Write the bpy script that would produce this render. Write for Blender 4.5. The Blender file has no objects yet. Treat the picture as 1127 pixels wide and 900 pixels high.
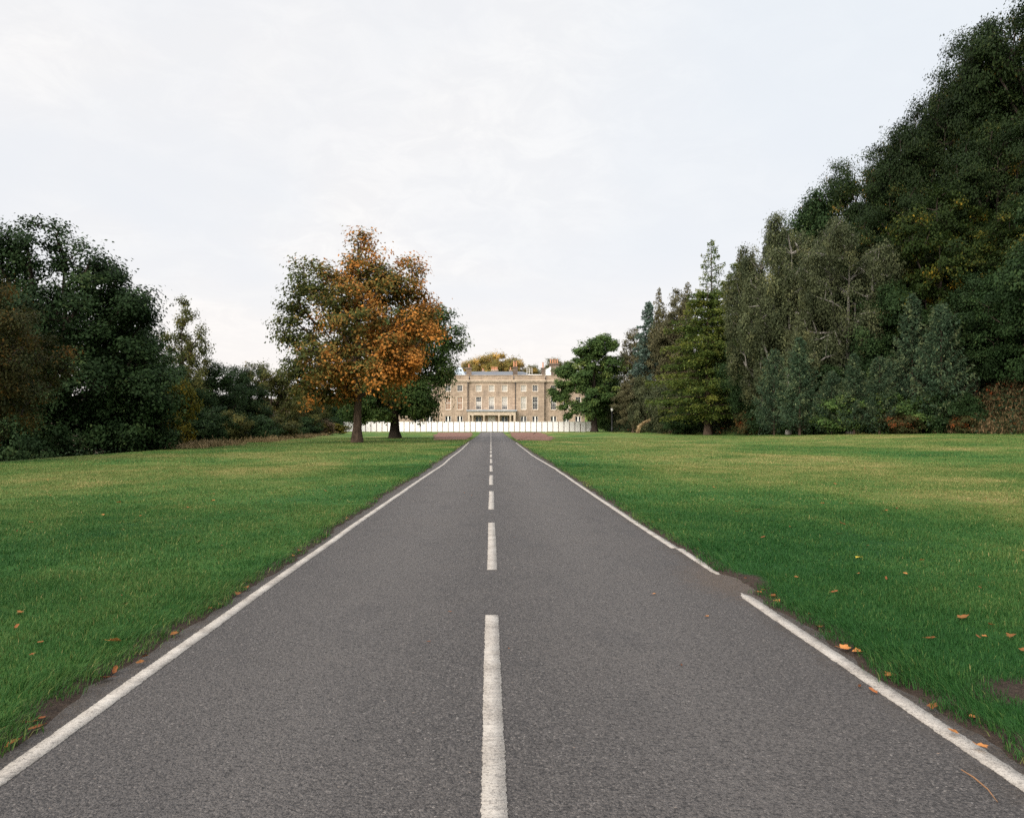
import bpy, math, random
import numpy as np
from mathutils import Vector

R = math.radians
SC = bpy.context.scene
COL = SC.collection

# ------------------------------------------------------------------ camera
PXF = 845.0                    # focal length in photo pixels (photo 1127 x 900)
VX, VY, EYE = 541.0, 469.0, 1.55
cam_d = bpy.data.cameras.new('camera')
cam_d.sensor_width = 36.0
cam_d.lens = PXF / 1127.0 * 36.0
cam_d.shift_x = (563.5 - VX) / 1127.0
cam_d.shift_y = (VY - 450.0) / 1127.0
cam_d.clip_start = 0.1
cam_d.clip_end = 8000
cam = bpy.data.objects.new('camera', cam_d)
cam.location = (0, 0, EYE)
cam.rotation_euler = (R(90), 0, 0)
COL.objects.link(cam)
SC.camera = cam

# ------------------------------------------------------------------ sky and sun
SUN_EL, SUN_AZ = R(32), R(216)          # azimuth clockwise from +Y: behind the camera, to its left
world = bpy.data.worlds.new('World')
SC.world = world
world.use_nodes = True
wn, wl = world.node_tree.nodes, world.node_tree.links
wn.clear()
def W(t, **kw):
    n = wn.new(t)
    for k, v in kw.items(): setattr(n, k, v)
    return n
def wmath(op, a, b=None, clamp=False):
    n = wn.new('ShaderNodeMath'); n.operation = op; n.use_clamp = clamp
    for i, v in enumerate((a, b)):
        if v is None: continue
        if isinstance(v, (int, float)): n.inputs[i].default_value = v
        else: wl.new(v, n.inputs[i])
    return n.outputs[0]
def wmix(f, a, b):
    n = wn.new('ShaderNodeMix'); n.data_type = 'RGBA'
    for s, v in ((0, f), (6, a), (7, b)):
        if isinstance(v, (int, float)): n.inputs[s].default_value = v
        elif isinstance(v, tuple): n.inputs[s].default_value = (*v, 1)
        else: wl.new(v, n.inputs[s])
    return n.outputs[2]
sky = W('ShaderNodeTexSky', sky_type='NISHITA', sun_disc=False)
sky.sun_elevation = SUN_EL; sky.sun_rotation = SUN_AZ
sky.air_density = 1.0; sky.dust_density = 2.0
tc = W('ShaderNodeTexCoord')
sep = W('ShaderNodeSeparateXYZ'); wl.new(tc.outputs['Generated'], sep.inputs[0])
zc = wmath('MAXIMUM', sep.outputs[2], 0.0)
den = wmath('ADD', zc, 0.22)
cx = wmath('DIVIDE', sep.outputs[0], den); cy = wmath('DIVIDE', sep.outputs[1], den)
comb = W('ShaderNodeCombineXYZ'); wl.new(cx, comb.inputs[0]); wl.new(cy, comb.inputs[1])
def wnoise(scale, detail, rough, dist=0.0):
    n = W('ShaderNodeTexNoise'); n.inputs['Scale'].default_value = scale
    n.inputs['Detail'].default_value = detail; n.inputs['Roughness'].default_value = rough
    n.inputs['Distortion'].default_value = dist
    wl.new(comb.outputs[0], n.inputs['Vector']); return n.outputs[0]
big = wnoise(0.9, 3, 0.5, 0.4)
fine = wnoise(7.0, 7, 0.66, 0.6)
def wrange(v, a, b, c=0.0, d=1.0, smooth=True):
    n = wn.new('ShaderNodeMapRange'); n.clamp = True
    if smooth: n.interpolation_type = 'SMOOTHSTEP'
    n.inputs[1].default_value = a; n.inputs[2].default_value = b
    n.inputs[3].default_value = c; n.inputs[4].default_value = d
    wl.new(v, n.inputs[0]); return n.outputs[0]
SKY_S = 0.1
def C(r, g, b): return (r / SKY_S, g / SKY_S, b / SKY_S)
cloud_lo, cloud_hi = C(.520, .511, .508), C(.565, .553, .540)
cloud = wmix(wrange(fine, .38, .66), cloud_lo, cloud_hi)
cloud2 = wmix(wrange(big, .35, .65), C(.484, .494, .512), cloud)
blue_side = wmath('MULTIPLY', wrange(sep.outputs[0], -.25, .5), wrange(sep.outputs[2], .06, .46))
cloud3 = wmix(wmath('MULTIPLY', blue_side, .6), cloud2, C(.445, .485, .525))
hor = wrange(sep.outputs[2], 0.0, .24, 1.0, 0.0)
cloud4 = wmix(wmath('MULTIPLY', hor, .8), cloud3, C(.575, .535, .508))
# an overcast sky is several times brighter overhead than near the horizon
up = wmix(wrange(sep.outputs[2], .48, .92), cloud4, C(1.15, 1.19, 1.27))
# the cloud is brighter on the side where the sun stands behind it
sd = W('ShaderNodeVectorMath'); sd.operation = 'DOT_PRODUCT'; wl.new(tc.outputs['Generated'], sd.inputs[0])
sd.inputs[1].default_value = (math.sin(SUN_AZ)*math.cos(SUN_EL), math.cos(SUN_AZ)*math.cos(SUN_EL), math.sin(SUN_EL))
glow = wmix(wrange(sd.outputs['Value'], .35, 1.0), up, C(1.75, 1.62, 1.48))
skymix = wmix(.96, sky.outputs[0], glow)
bg = W('ShaderNodeBackground'); bg.inputs[1].default_value = SKY_S
wl.new(skymix, bg.inputs[0])
wo = W('ShaderNodeOutputWorld'); wl.new(bg.outputs[0], wo.inputs[0])

sun_d = bpy.data.lights.new('sun', 'SUN')
sun_d.energy = 1.5; sun_d.angle = R(40); sun_d.color = (1.0, .93, .84)
sun = bpy.data.objects.new('sun', sun_d)
sdir = Vector((math.sin(SUN_AZ) * math.cos(SUN_EL), math.cos(SUN_AZ) * math.cos(SUN_EL), math.sin(SUN_EL)))
sun.rotation_euler = sdir.to_track_quat('Z', 'Y').to_euler()
sun.location = (0, -20, 60)
COL.objects.link(sun)

SC.view_settings.view_transform = 'Standard'
SC.view_settings.look = 'None'
SC.view_settings.exposure = 0.86
SC.view_settings.gamma = 1.0
SC.view_settings.use_curve_mapping = False
SC.render.engine = 'CYCLES'
SC.cycles.use_denoising = False
SC.cycles.max_bounces = 6
SC.cycles.diffuse_bounces = 3
SC.cycles.transmission_bounces = 4
SC.cycles.caustics_reflective = False
SC.cycles.caustics_refractive = False

# ------------------------------------------------------------------ helpers
def tag(o, label=None, cat=None, group=None, kind=None):
    if label: o['label'] = label
    if cat: o['category'] = cat
    if group: o['group'] = group
    if kind: o['kind'] = kind
    return o

def link(name, data, parent=None, loc=None):
    o = bpy.data.objects.new(name, data)
    COL.objects.link(o)
    if parent is not None: o.parent = parent
    if loc is not None: o.location = loc
    return o

def mesh_np(name, verts, faces, mats=(), face_mat=None, smooth=False, attrs=None):
    """verts (N,3); faces: list of (M,k) int arrays; attrs: {name: per-face float array}"""
    me = bpy.data.meshes.new(name)
    if not isinstance(faces, list): faces = [faces]
    faces = [np.asarray(f, dtype=np.int32) for f in faces if len(f)]
    verts = np.asarray(verts, dtype=np.float32)
    me.vertices.add(len(verts)); me.vertices.foreach_set('co', verts.ravel())
    loops = np.concatenate([f.ravel() for f in faces])
    sizes = np.concatenate([np.full(len(f), f.shape[1], np.int32) for f in faces])
    starts = np.concatenate([[0], np.cumsum(sizes)[:-1]]).astype(np.int32)
    me.loops.add(len(loops)); me.loops.foreach_set('vertex_index', loops)
    me.polygons.add(len(sizes)); me.polygons.foreach_set('loop_start', starts)
    if smooth: me.polygons.foreach_set('use_smooth', np.ones(len(sizes), bool))
    for m in mats: me.materials.append(m)
    if face_mat is not None: me.polygons.foreach_set('material_index', np.asarray(face_mat, np.int32))
    if attrs:
        for k, v in attrs.items():
            v = np.asarray(v, np.float32)
            dom = 'FACE' if len(v) == len(sizes) else 'POINT'
            a = me.attributes.new(k, 'FLOAT', dom); a.data.foreach_set('value', v)
    me.update(calc_edges=True)
    return me

class MB:
    """collects boxes, quads and tubes into one mesh"""
    def __init__(self): self.v = []; self.f = []; self.mi = []
    def quad(self, a, b, c, d, m=0):
        i = len(self.v); self.v += [a, b, c, d]; self.f.append((i, i+1, i+2, i+3)); self.mi.append(m)
    def poly(self, pts, m=0):
        i = len(self.v); self.v += list(pts); self.f.append(tuple(range(i, i+len(pts)))); self.mi.append(m)
    def box(self, x0, x1, y0, y1, z0, z1, m=0):
        p = [(x0,y0,z0),(x1,y0,z0),(x1,y1,z0),(x0,y1,z0),(x0,y0,z1),(x1,y0,z1),(x1,y1,z1),(x0,y1,z1)]
        i = len(self.v); self.v += p
        for q in ((0,3,2,1),(4,5,6,7),(0,1,5,4),(1,2,6,5),(2,3,7,6),(3,0,4,7)):
            self.f.append(tuple(i+k for k in q)); self.mi.append(m)
    def lathe(self, cx, cy, prof, n=12, m=0):
        i = len(self.v)
        for r, z in prof:
            for k in range(n):
                a = 2*math.pi*k/n; self.v.append((cx+r*math.cos(a), cy+r*math.sin(a), z))
        for j in range(len(prof)-1):
            for k in range(n):
                self.f.append((i+j*n+k, i+j*n+(k+1)%n, i+(j+1)*n+(k+1)%n, i+(j+1)*n+k)); self.mi.append(m)
        self.f.append(tuple(i+(len(prof)-1)*n+k for k in range(n))); self.mi.append(m)
        self.f.append(tuple(i+n-1-k for k in range(n))); self.mi.append(m)
    def build(self, name, mats, parent=None, loc=None, bevel=0, smooth=False):
        me = bpy.data.meshes.new(name)
        me.from_pydata(self.v, [], self.f)
        for m in (mats if isinstance(mats, (list, tuple)) else [mats]): me.materials.append(m)
        me.polygons.foreach_set('material_index', self.mi)
        if smooth: me.polygons.foreach_set('use_smooth', [True]*len(self.f))
        me.update()
        o = link(name, me, parent, loc)
        if bevel:
            b = o.modifiers.new('bevel', 'BEVEL'); b.width = bevel; b.segments = 1; b.limit_method = 'ANGLE'
        return o

def vnoise(x, y, seed=0, octaves=3):
    """value noise, roughly 0..1"""
    x = np.asarray(x, float); y = np.asarray(y, float)
    out = np.zeros(np.broadcast(x, y).shape); amp = 1.0; tot = 0
    for o in range(octaves):
        xi, yi = np.floor(x), np.floor(y); fx, fy = x-xi, y-yi
        fx = fx*fx*(3-2*fx); fy = fy*fy*(3-2*fy)
        def h(a, b):
            n = np.sin(a*127.1 + b*311.7 + (seed+o)*74.7)*43758.5453
            return n - np.floor(n)
        v = (h(xi, yi)*(1-fx)+h(xi+1, yi)*fx)*(1-fy) + (h(xi, yi+1)*(1-fx)+h(xi+1, yi+1)*fx)*fy
        out = out + amp*v; tot += amp; amp *= .5; x = x*2.03; y = y*2.03
    return out/tot
def sstep(a, b, v):
    t = np.clip((np.asarray(v, float)-a)/(b-a), 0, 1); return t*t*(3-2*t)

# ------------------------------------------------------------------ materials
def mat(name):
    m = bpy.data.materials.new(name); m.use_nodes = True
    nt = m.node_tree; nt.nodes.clear()
    return m, nt.nodes, nt.links
class NT:
    def __init__(self, name):
        self.m, self.n, self.l = mat(name)
        self.out = self.n.new('ShaderNodeOutputMaterial')
        self.p = self.n.new('ShaderNodeBsdfPrincipled')
        self.l.new(self.p.outputs[0], self.out.inputs[0])
        self.tc = self.n.new('ShaderNodeTexCoord')
    def set(self, sock, v):
        if isinstance(v, (int, float)): sock.default_value = v
        elif isinstance(v, tuple): sock.default_value = (*v, 1) if len(v) == 3 and len(sock.default_value) == 4 else v
        elif v is not None: self.l.new(v, sock)
    def coord(self, scale=(1,1,1), kind='Object'):
        mp = self.n.new('ShaderNodeMapping'); mp.inputs['Scale'].default_value = scale
        self.l.new(self.tc.outputs[kind], mp.inputs[0]); return mp.outputs[0]
    def noise(self, scale, detail=4, rough=.6, vec=None, dist=0):
        t = self.n.new('ShaderNodeTexNoise'); t.inputs['Scale'].default_value = scale
        t.inputs['Detail'].default_value = detail; t.inputs['Roughness'].default_value = rough
        t.inputs['Distortion'].default_value = dist
        self.l.new(vec if vec is not None else self.tc.outputs['Object'], t.inputs['Vector']); return t.outputs[0]
    def voronoi(self, scale, vec=None, out='Distance', feature='F1'):
        t = self.n.new('ShaderNodeTexVoronoi'); t.inputs['Scale'].default_value = scale; t.feature = feature
        self.l.new(vec if vec is not None else self.tc.outputs['Object'], t.inputs['Vector']); return t.outputs[out]
    def rng(self, v, a, b, c=0., d=1.):
        t = self.n.new('ShaderNodeMapRange'); t.clamp = True
        for i, q in enumerate((a, b, c, d)): t.inputs[i+1].default_value = q
        self.l.new(v, t.inputs[0]); return t.outputs[0]
    def math(self, op, a, b=None):
        t = self.n.new('ShaderNodeMath'); t.operation = op
        self.set(t.inputs[0], a); self.set(t.inputs[1], b); return t.outputs[0]
    def mix(self, f, a, b, blend='MIX'):
        t = self.n.new('ShaderNodeMix'); t.data_type = 'RGBA'; t.blend_type = blend
        self.set(t.inputs[0], f); self.set(t.inputs[6], a); self.set(t.inputs[7], b); return t.outputs[2]
    def ramp(self, v, stops):
        t = self.n.new('ShaderNodeValToRGB'); e = t.color_ramp.elements
        while len(e) < len(stops): e.new(.5)
        for el, (p, c) in zip(e, stops): el.position = p; el.color = (*c, 1)
        self.l.new(v, t.inputs[0]); return t.outputs[0]
    def attr(self, name):
        t = self.n.new('ShaderNodeAttribute'); t.attribute_name = name; return t.outputs['Fac']
    def bump(self, h, strength, dist):
        t = self.n.new('ShaderNodeBump'); t.inputs['Strength'].default_value = strength
        t.inputs['Distance'].default_value = dist; self.l.new(h, t.inputs['Height'])
        self.l.new(t.outputs[0], self.p.inputs['Normal']); return t
    def base(self, c, rough=.8, spec=.3):
        self.set(self.p.inputs['Base Color'], c)
        self.set(self.p.inputs['Roughness'], rough); self.set(self.p.inputs['Specular IOR Level'], spec)
        return self

def flat_mat(name, c, var=.15, scale=3, rough=.75, spec=.3, bump=0):
    t = NT(name); n = t.noise(scale, 5, .65)
    lo = tuple(v*(1-var) for v in c); hi = tuple(v*(1+var) for v in c)
    t.base(t.mix(t.rng(n, .3, .7), lo, hi), rough, spec)
    if bump: t.bump(n, .6, bump)
    return t.m

def leaf_mat(name, stops, trans=.28, rough=.65, spec=.09, var=.18):
    t = NT(name)
    c = t.ramp(t.attr('tint'), stops)
    oi = t.n.new('ShaderNodeObjectInfo')
    k = t.rng(oi.outputs['Random'], 0, 1, 1-var, 1+var)
    kk = t.n.new('ShaderNodeVectorMath'); kk.operation = 'SCALE'
    t.l.new(c, kk.inputs[0]); t.l.new(k, kk.inputs['Scale'])
    t.base(kk.outputs[0], rough, spec)
    tr = t.n.new('ShaderNodeBsdfTranslucent'); t.l.new(kk.outputs[0], tr.inputs[0])
    ms = t.n.new('ShaderNodeMixShader'); ms.inputs[0].default_value = trans
    t.l.new(t.p.outputs[0], ms.inputs[1]); t.l.new(tr.outputs[0], ms.inputs[2])
    t.l.new(ms.outputs[0], t.out.inputs[0])
    return t.m

M = {}
def bark(name, c1, c2, scale=1.0):
    t = NT(name)
    n = t.noise(6*scale, 6, .7, t.coord((1, 1, .18)))
    t.base(t.mix(t.rng(n, .35, .68), c1, c2), .9, .15)
    t.bump(n, .9, .05); return t.m
M['bark'] = bark('bark', (.035, .024, .018), (.12, .085, .062))
M['bark_dark'] = bark('dark_bark', (.018, .014, .012), (.06, .046, .036))
M['bark_birch'] = bark('birch_bark', (.05, .045, .04), (.34, .32, .29), .8)
M['leaf_chestnut'] = leaf_mat('chestnut_leaves', [(0, (.050, .064, .018)), (.30, (.095, .092, .024)), (.50, (.18, .115, .030)), (.72, (.32, .14, .034)), (1, (.48, .20, .042))], .3)
M['leaf_green'] = leaf_mat('green_leaves', [(0, (.030, .060, .018)), (.5, (.064, .112, .030)), (1, (.15, .19, .050))])
M['leaf_bright'] = leaf_mat('bright_leaves', [(0, (.032, .064, .020)), (.55, (.066, .112, .032)), (1, (.165, .205, .055))])
M['leaf_dark'] = leaf_mat('dark_leaves', [(0, (.011, .025, .008)), (.6, (.025, .050, .016)), (1, (.070, .10, .032))], .2)
M['leaf_beech'] = leaf_mat('beech_leaves', [(0, (.008, .017, .005)), (.6, (.016, .030, .008)), (.92, (.045, .058, .014)), (1, (.14, .085, .016))], .2)
M['leaf_olive'] = leaf_mat('olive_leaves', [(0, (.036, .048, .016)), (.6, (.095, .100, .030)), (1, (.21, .155, .040))])
M['leaf_rust'] = leaf_mat('rust_leaves', [(0, (.016, .024, .008)), (.6, (.042, .040, .011)), (1, (.15, .070, .014))])
M['leaf_gold'] = leaf_mat('golden_leaves', [(0, (.09, .10, .028)), (.4, (.21, .165, .048)), (.75, (.42, .265, .065)), (1, (.52, .31, .07))])
M['leaf_yellow'] = leaf_mat('yellow_leaves', [(0, (.045, .062, .014)), (.45, (.14, .13, .020)), (.8, (.32, .23, .028)), (1, (.46, .28, .03))])
M['leaf_maple'] = leaf_mat('maple_leaves', [(0, (.011, .022, .005)), (.6, (.026, .044, .009)), (.88, (.10, .095, .014)), (1, (.26, .165, .018))])
M['leaf_birch'] = leaf_mat('birch_leaves', [(0, (.036, .048, .024)), (.6, (.088, .102, .050)), (1, (.19, .19, .084))])
M['leaf_sapling'] = leaf_mat('sapling_leaves', [(0, (.022, .044, .024)), (.6, (.050, .084, .046)), (1, (.13, .155, .072))])
M['leaf_larch'] = leaf_mat('larch_needles', [(0, (.024, .044, .010)), (.45, (.058, .088, .020)), (1, (.165, .175, .036))])
M['leaf_blue'] = leaf_mat('blue_needles', [(0, (.045, .078, .062)), (.6, (.095, .145, .115)), (1, (.17, .22, .175))], .15)
M['leaf_brown'] = leaf_mat('brown_needles', [(0, (.058, .060, .030)), (.6, (.120, .112, .056)), (1, (.21, .175, .085))], .2)
M['leaf_red'] = leaf_mat('red_leaves', [(0, (.028, .042, .014)), (.55, (.055, .050, .018)), (.8, (.16, .055, .020)), (1, (.38, .09, .022))])
M['leaf_pink'] = leaf_mat('dusky_leaves', [(0, (.10, .075, .045)), (.6, (.20, .135, .085)), (1, (.30, .21, .13))])
M['leaf_litter'] = leaf_mat('fallen_leaf_brown', [(0, (.10, .036, .016)), (.5, (.21, .075, .026)), (1, (.33, .145, .045))], .15, var=.45)
M['leaf_litter_yellow'] = leaf_mat('fallen_leaf_yellow', [(0, (.55, .36, .05)), (1, (.65, .48, .06))], .15)
M['blade'] = leaf_mat('grass_blades', [(0, (.018, .068, .015)), (.30, (.040, .104, .024)), (.55, (.090, .142, .036)), (.8, (.165, .180, .056)), (1, (.31, .26, .11))], .3, .6, .12)
M['tan'] = leaf_mat('dry_grass', [(0, (.10, .080, .035)), (.5, (.26, .19, .10)), (1, (.40, .30, .17))], .25)
M['bracken'] = leaf_mat('bracken', [(0, (.035, .045, .016)), (.4, (.10, .075, .035)), (1, (.21, .135, .072))], .2)
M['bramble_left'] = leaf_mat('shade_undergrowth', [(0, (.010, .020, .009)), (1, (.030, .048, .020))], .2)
M['bramble'] = leaf_mat('bramble', [(0, (.016, .030, .014)), (.7, (.040, .058, .026)), (.93, (.08, .075, .03)), (1, (.24, .065, .022))], .2)

# asphalt
t = NT('asphalt')
big_n = t.noise(.55, 4, .6); mid_n = t.noise(9, 4, .65)
vor = t.voronoi(95, out='Color'); vd = t.voronoi(95)
grain = t.noise(140, 3, .7)
g1 = t.ramp(t.rng(vor, 0, 1), [(0, (.026, .024, .024)), (.5, (.070, .064, .062)), (.86, (.122, .111, .104)), (.96, (.25, .23, .215)), (1, (.30, .19, .12))])
sx = t.n.new('ShaderNodeSeparateXYZ'); t.l.new(t.tc.outputs['Object'], sx.inputs[0])
ax = t.math('ABSOLUTE', t.math('ADD', sx.outputs[0], t.rng(t.noise(.9, 3, .6), 0, 1, -.25, .25)))
worn = t.rng(t.math('ABSOLUTE', t.math('SUBTRACT', ax, 1.1)), .15, .9, 1.0, .0)
c = t.mix(t.math('MULTIPLY', worn, .45), g1, (.124, .114, .108))
c = t.mix(t.rng(big_n, .42, .72, 0, .45), c, (.106, .095, .088))
c = t.mix(t.rng(t.noise(1.6, 6, .72, t.coord((1, .35, 1))), .52, .72, 0, .45), c, (.042, .040, .042))
c = t.mix(t.rng(mid_n, .60, .8, 0, .4), c, (.035, .033, .034))
crev = t.noise(62, 3, .62, t.coord((.75, 1, 1)))
c = t.mix(t.rng(crev, .52, .64, 0, .85), c, (.018, .017, .018))
edge = t.math('MULTIPLY', t.rng(ax, 2.12, 2.34), t.rng(t.noise(7, 5, .75), .36, .56))
c = t.mix(edge, c, t.mix(t.rng(t.noise(55, 5, .75), .36, .64), (.012, .010, .009), (.085, .064, .046)))
# a mud patch where the verge has been driven over, at the gap in the right-hand line
vm = t.n.new('ShaderNodeVectorMath'); vm.operation = 'SUBTRACT'; vm.inputs[1].default_value = (2.42, 7.7, 0)
t.l.new(t.tc.outputs['Object'], vm.inputs[0])
vs = t.n.new('ShaderNodeVectorMath'); vs.operation = 'MULTIPLY'; vs.inputs[1].default_value = (1.5, .75, 0)
t.l.new(vm.outputs[0], vs.inputs[0])
vln = t.n.new('ShaderNodeVectorMath'); vln.operation = 'LENGTH'; t.l.new(vs.outputs[0], vln.inputs[0])
mud = t.math('MULTIPLY', t.rng(t.math('ADD', vln.outputs['Value'], t.rng(t.noise(11, 6, .78), .2, .8, -.55, .55)), .35, .9, .9, 0), .72)
c = t.mix(mud, c, t.mix(t.rng(t.noise(60, 5, .75), .38, .62), (.034, .024, .017), (.15, .112, .084)))
t.base(c, .82, .42)
h = t.math('ADD', t.math('MULTIPLY', vd, -1.0), t.math('MULTIPLY', grain, .6))
h = t.math('ADD', h, t.math('MULTIPLY', crev, -2.2))
t.bump(h, 1.0, .016)
M['asphalt'] = t.m

# road paint
t = NT('road_paint')
n = t.noise(75, 5, .75); n2 = t.noise(4, 4, .6)
pit = t.rng(t.math('ADD', n, t.math('MULTIPLY', n2, .25)), .53, .61, 1, 0)
c = t.mix(t.rng(n2, .3, .7), (.28, .253, .222), (.40, .375, .34))
c = t.mix(t.rng(t.noise(1.1, 5, .7), .5, .72, 0, .5), c, (.24, .215, .19))
c = t.mix(t.rng(t.noise(22, 5, .75, t.coord((1, 1.8, 1))), .56, .64, 0, .8), c, (.17, .155, .14))
c = t.mix(t.math('MULTIPLY', pit, .8), c, (.13, .12, .11))
t.base(c, .8, .2); t.bump(t.noise(90, 4, .75), .9, .006)
M['paint'] = t.m

# lawn, soil and litter underneath
t = NT('lawn')
dry = t.attr('dry'); soil = t.attr('soil'); wood = t.attr('wood')
pn = t.noise(.22, 5, .62, t.coord((1, .55, 1))); pf = t.noise(2.6, 5, .7); ff = t.noise(26, 4, .75)
d2 = t.math('ADD', dry, t.math('ADD', t.rng(pn, .25, .75, -.34, .34), t.math('ADD', t.rng(pf, .2, .8, -.16, .16), t.rng(ff, .2, .8, -.13, .13))))
g = t.ramp(d2, [(0, (.014, .062, .012)), (.3, (.034, .102, .019)), (.55, (.078, .132, .027)), (.8, (.160, .162, .048)), (1, (.25, .20, .08))])
worn = t.math('MULTIPLY', t.rng(t.noise(.9, 5, .7), .66, .74, 0, .55), t.rng(pf, .45, .65))
g = t.mix(worn, g, (.14, .10, .055))
so = t.mix(t.rng(ff, .3, .7), (.020, .015, .012), (.070, .050, .038))
g = t.mix(t.rng(t.math('ADD', soil, t.rng(pf, .2, .8, -.3, .3)), .35, .65), g, so)
li = t.mix(t.rng(pf, .3, .7), (.022, .018, .012), (.060, .045, .028))
g = t.mix(wood, g, li)
t.base(g, .9, .12)
t.bump(t.math('ADD', ff, t.math('MULTIPLY', pf, 1.5)), .9, .07)
M['lawn'] = t.m

# red grit
t = NT('red_grit')
n = t.noise(14, 5, .75); n2 = t.noise(.6, 4, .6)
c = t.mix(t.rng(n, .3, .7), (.105, .052, .038), (.20, .105, .078))
c = t.mix(t.rng(n2, .55, .75, 0, .65), c, (.10, .085, .045))
t.base(c, .9, .2); t.bump(n, .6, .03); M['grit'] = t.m

# sandstone ashlar
def stone(name, c1, c2, stain=.55):
    t = NT(name)
    s = t.n.new('ShaderNodeSeparateXYZ'); t.l.new(t.tc.outputs['Object'], s.inputs[0])
    cb = t.n.new('ShaderNodeCombineXYZ'); t.l.new(t.math('ADD', s.outputs[0], s.outputs[1]), cb.inputs[0]); t.l.new(s.outputs[2], cb.inputs[1])
    b = t.n.new('ShaderNodeTexBrick'); b.inputs['Scale'].default_value = 1
    b.inputs['Brick Width'].default_value = 1.1; b.inputs['Row Height'].default_value = .42
    b.inputs['Mortar Size'].default_value = .018; b.inputs['Bias'].default_value = 0
    b.inputs['Color1'].default_value = (*c1, 1); b.inputs['Color2'].default_value = (*c2, 1)
    b.inputs['Mortar'].default_value = (*[v*.5 for v in c1], 1)
    t.l.new(cb.outputs[0], b.inputs[0])
    n = t.noise(.35, 5, .7, t.coord((1, 1, .6))); n2 = t.noise(2.2, 5, .7, t.coord((1.6, 1.6, .4)))
    c = t.mix(t.rng(n, .40, .68, 0, stain), b.outputs[0], tuple(v*.52 for v in (c1[0]*.92, c1[1]*.97, c1[2]*1.05)))
    c = t.mix(t.rng(n2, .5, .75, 0, .55), c, tuple(v*.45 for v in c1))
    t.base(c, .9, .2); t.bump(n2, .4, .04); return t.m
M['stone'] = stone('sandstone_ashlar', (.36, .275, .205), (.48, .375, .285), .7)
M['stone_dark'] = stone('sooty_stone', (.15, .115, .09), (.22, .17, .13))
M['stone_trim'] = flat_mat('dressed_stone', (.47, .385, .30), .28, 1.4, .85, .2, .02)
M['slate'] = flat_mat('slate', (.10, .108, .122), .25, 4, .5, .45)
M['lead'] = flat_mat('lead', (.34, .36, .39), .2, 2, .5, .5)
M['window_white'] = flat_mat('white_window_paint', (.78, .76, .72), .06, 4, .6, .35)
M['hoard'] = flat_mat('white_hoarding', (.88, .855, .845), .03, .9, .6, .3)
_m = M['hoard']; _n = _m.node_tree.nodes; _l = _m.node_tree.links; _p = _n['Principled BSDF']
_oi = _n.new('ShaderNodeObjectInfo'); _mr = _n.new('ShaderNodeMapRange'); _mr.inputs[3].default_value = .90; _mr.inputs[4].default_value = 1.0
_l.new(_oi.outputs['Random'], _mr.inputs[0]); _vs = _n.new('ShaderNodeVectorMath'); _vs.operation = 'SCALE'
_l.new(_p.inputs['Base Color'].links[0].from_socket, _vs.inputs[0]); _l.new(_mr.outputs[0], _vs.inputs['Scale']); _l.new(_vs.outputs[0], _p.inputs['Base Color'])
M['hoard_post'] = flat_mat('hoarding_post', (.16, .115, .10), .2, 3)
M['terracotta'] = flat_mat('terracotta', (.50, .24, .14), .25, 4)
M['brown_paint'] = flat_mat('brown_board', (.36, .20, .11), .2, 3)
M['iron'] = flat_mat('dark_iron', (.03, .03, .034), .3, 5, .55, .4)
M['lamp_glass'] = flat_mat('lamp_glass', (.72, .72, .70), .05, 3, .25, .5)
M['blind'] = flat_mat('pale_blind', (.40, .375, .33), .15, 2, .35, .4)
M['blind_brown'] = flat_mat('brown_shutter', (.27, .15, .085), .25, 2, .35, .4)
t = NT('dark_window_glass'); n = t.noise(.8, 3, .6)
t.base(t.mix(t.rng(n, .35, .7), (.012, .014, .018), (.05, .052, .058)), .08, .5); M['glass'] = t.m
t = NT('sky_window_glass'); n = t.noise(.5, 3, .6)
t.base(t.mix(t.rng(n, .35, .7), (.30, .36, .42), (.48, .53, .58)), .15, .6); M['roof_glass'] = t.m
M['door_blue'] = flat_mat('grey_blue_joinery', (.12, .15, .19), .2, 3, .5)
M['twig'] = flat_mat('dead_twig', (.20, .105, .05), .3, 20)

# ------------------------------------------------------------------ ground
RL_D = [-400, -60, 40, 66, 80, 100, 126, 150, 178, 205, 260, 400, 3000]
RL_X = [58, 52, 50, 46, 44, 42, 37, 31, 27, 34, 46, 80, 500]
LL_D = [-400, -60, 32, 40, 55, 82, 119, 164, 200, 300, 3000]
LL_X = [-19, -19, -20.5, -21, -22, -24, -28, -34, -41, -70, -500]
def rline(y): return np.interp(y, RL_D, RL_X)
def lline(y): return np.interp(y, LL_D, LL_X)
def ground(x, y):
    x = np.asarray(x, float); y = np.asarray(y, float)
    z = .25*sstep(110, 170, y)
    z = z + .80*sstep(16, 44, x)*sstep(135, 70, y)
    z = z + .10*(vnoise(x/9, y/9, 3, 2)-.5)*sstep(3.5, 9, np.abs(x))
    tr = x - rline(y) - 1.5
    tr_ = np.maximum(tr, 0)
    rise = np.where(tr_ < 45, 1.02*tr_ - .0035*tr_**2, 1.02*45-.0035*45**2 + .15*(tr_-45))
    z = z + rise*sstep(420, 220, y)
    tl = np.maximum(lline(y) - 1.0 - x, 0)
    z = z - 9*(1-np.exp(-tl/22.0))*sstep(330, 190, y)
    z = z + 13*sstep(222, 330, y)
    return z
def gz(x, y): return float(ground(x, y))
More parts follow.
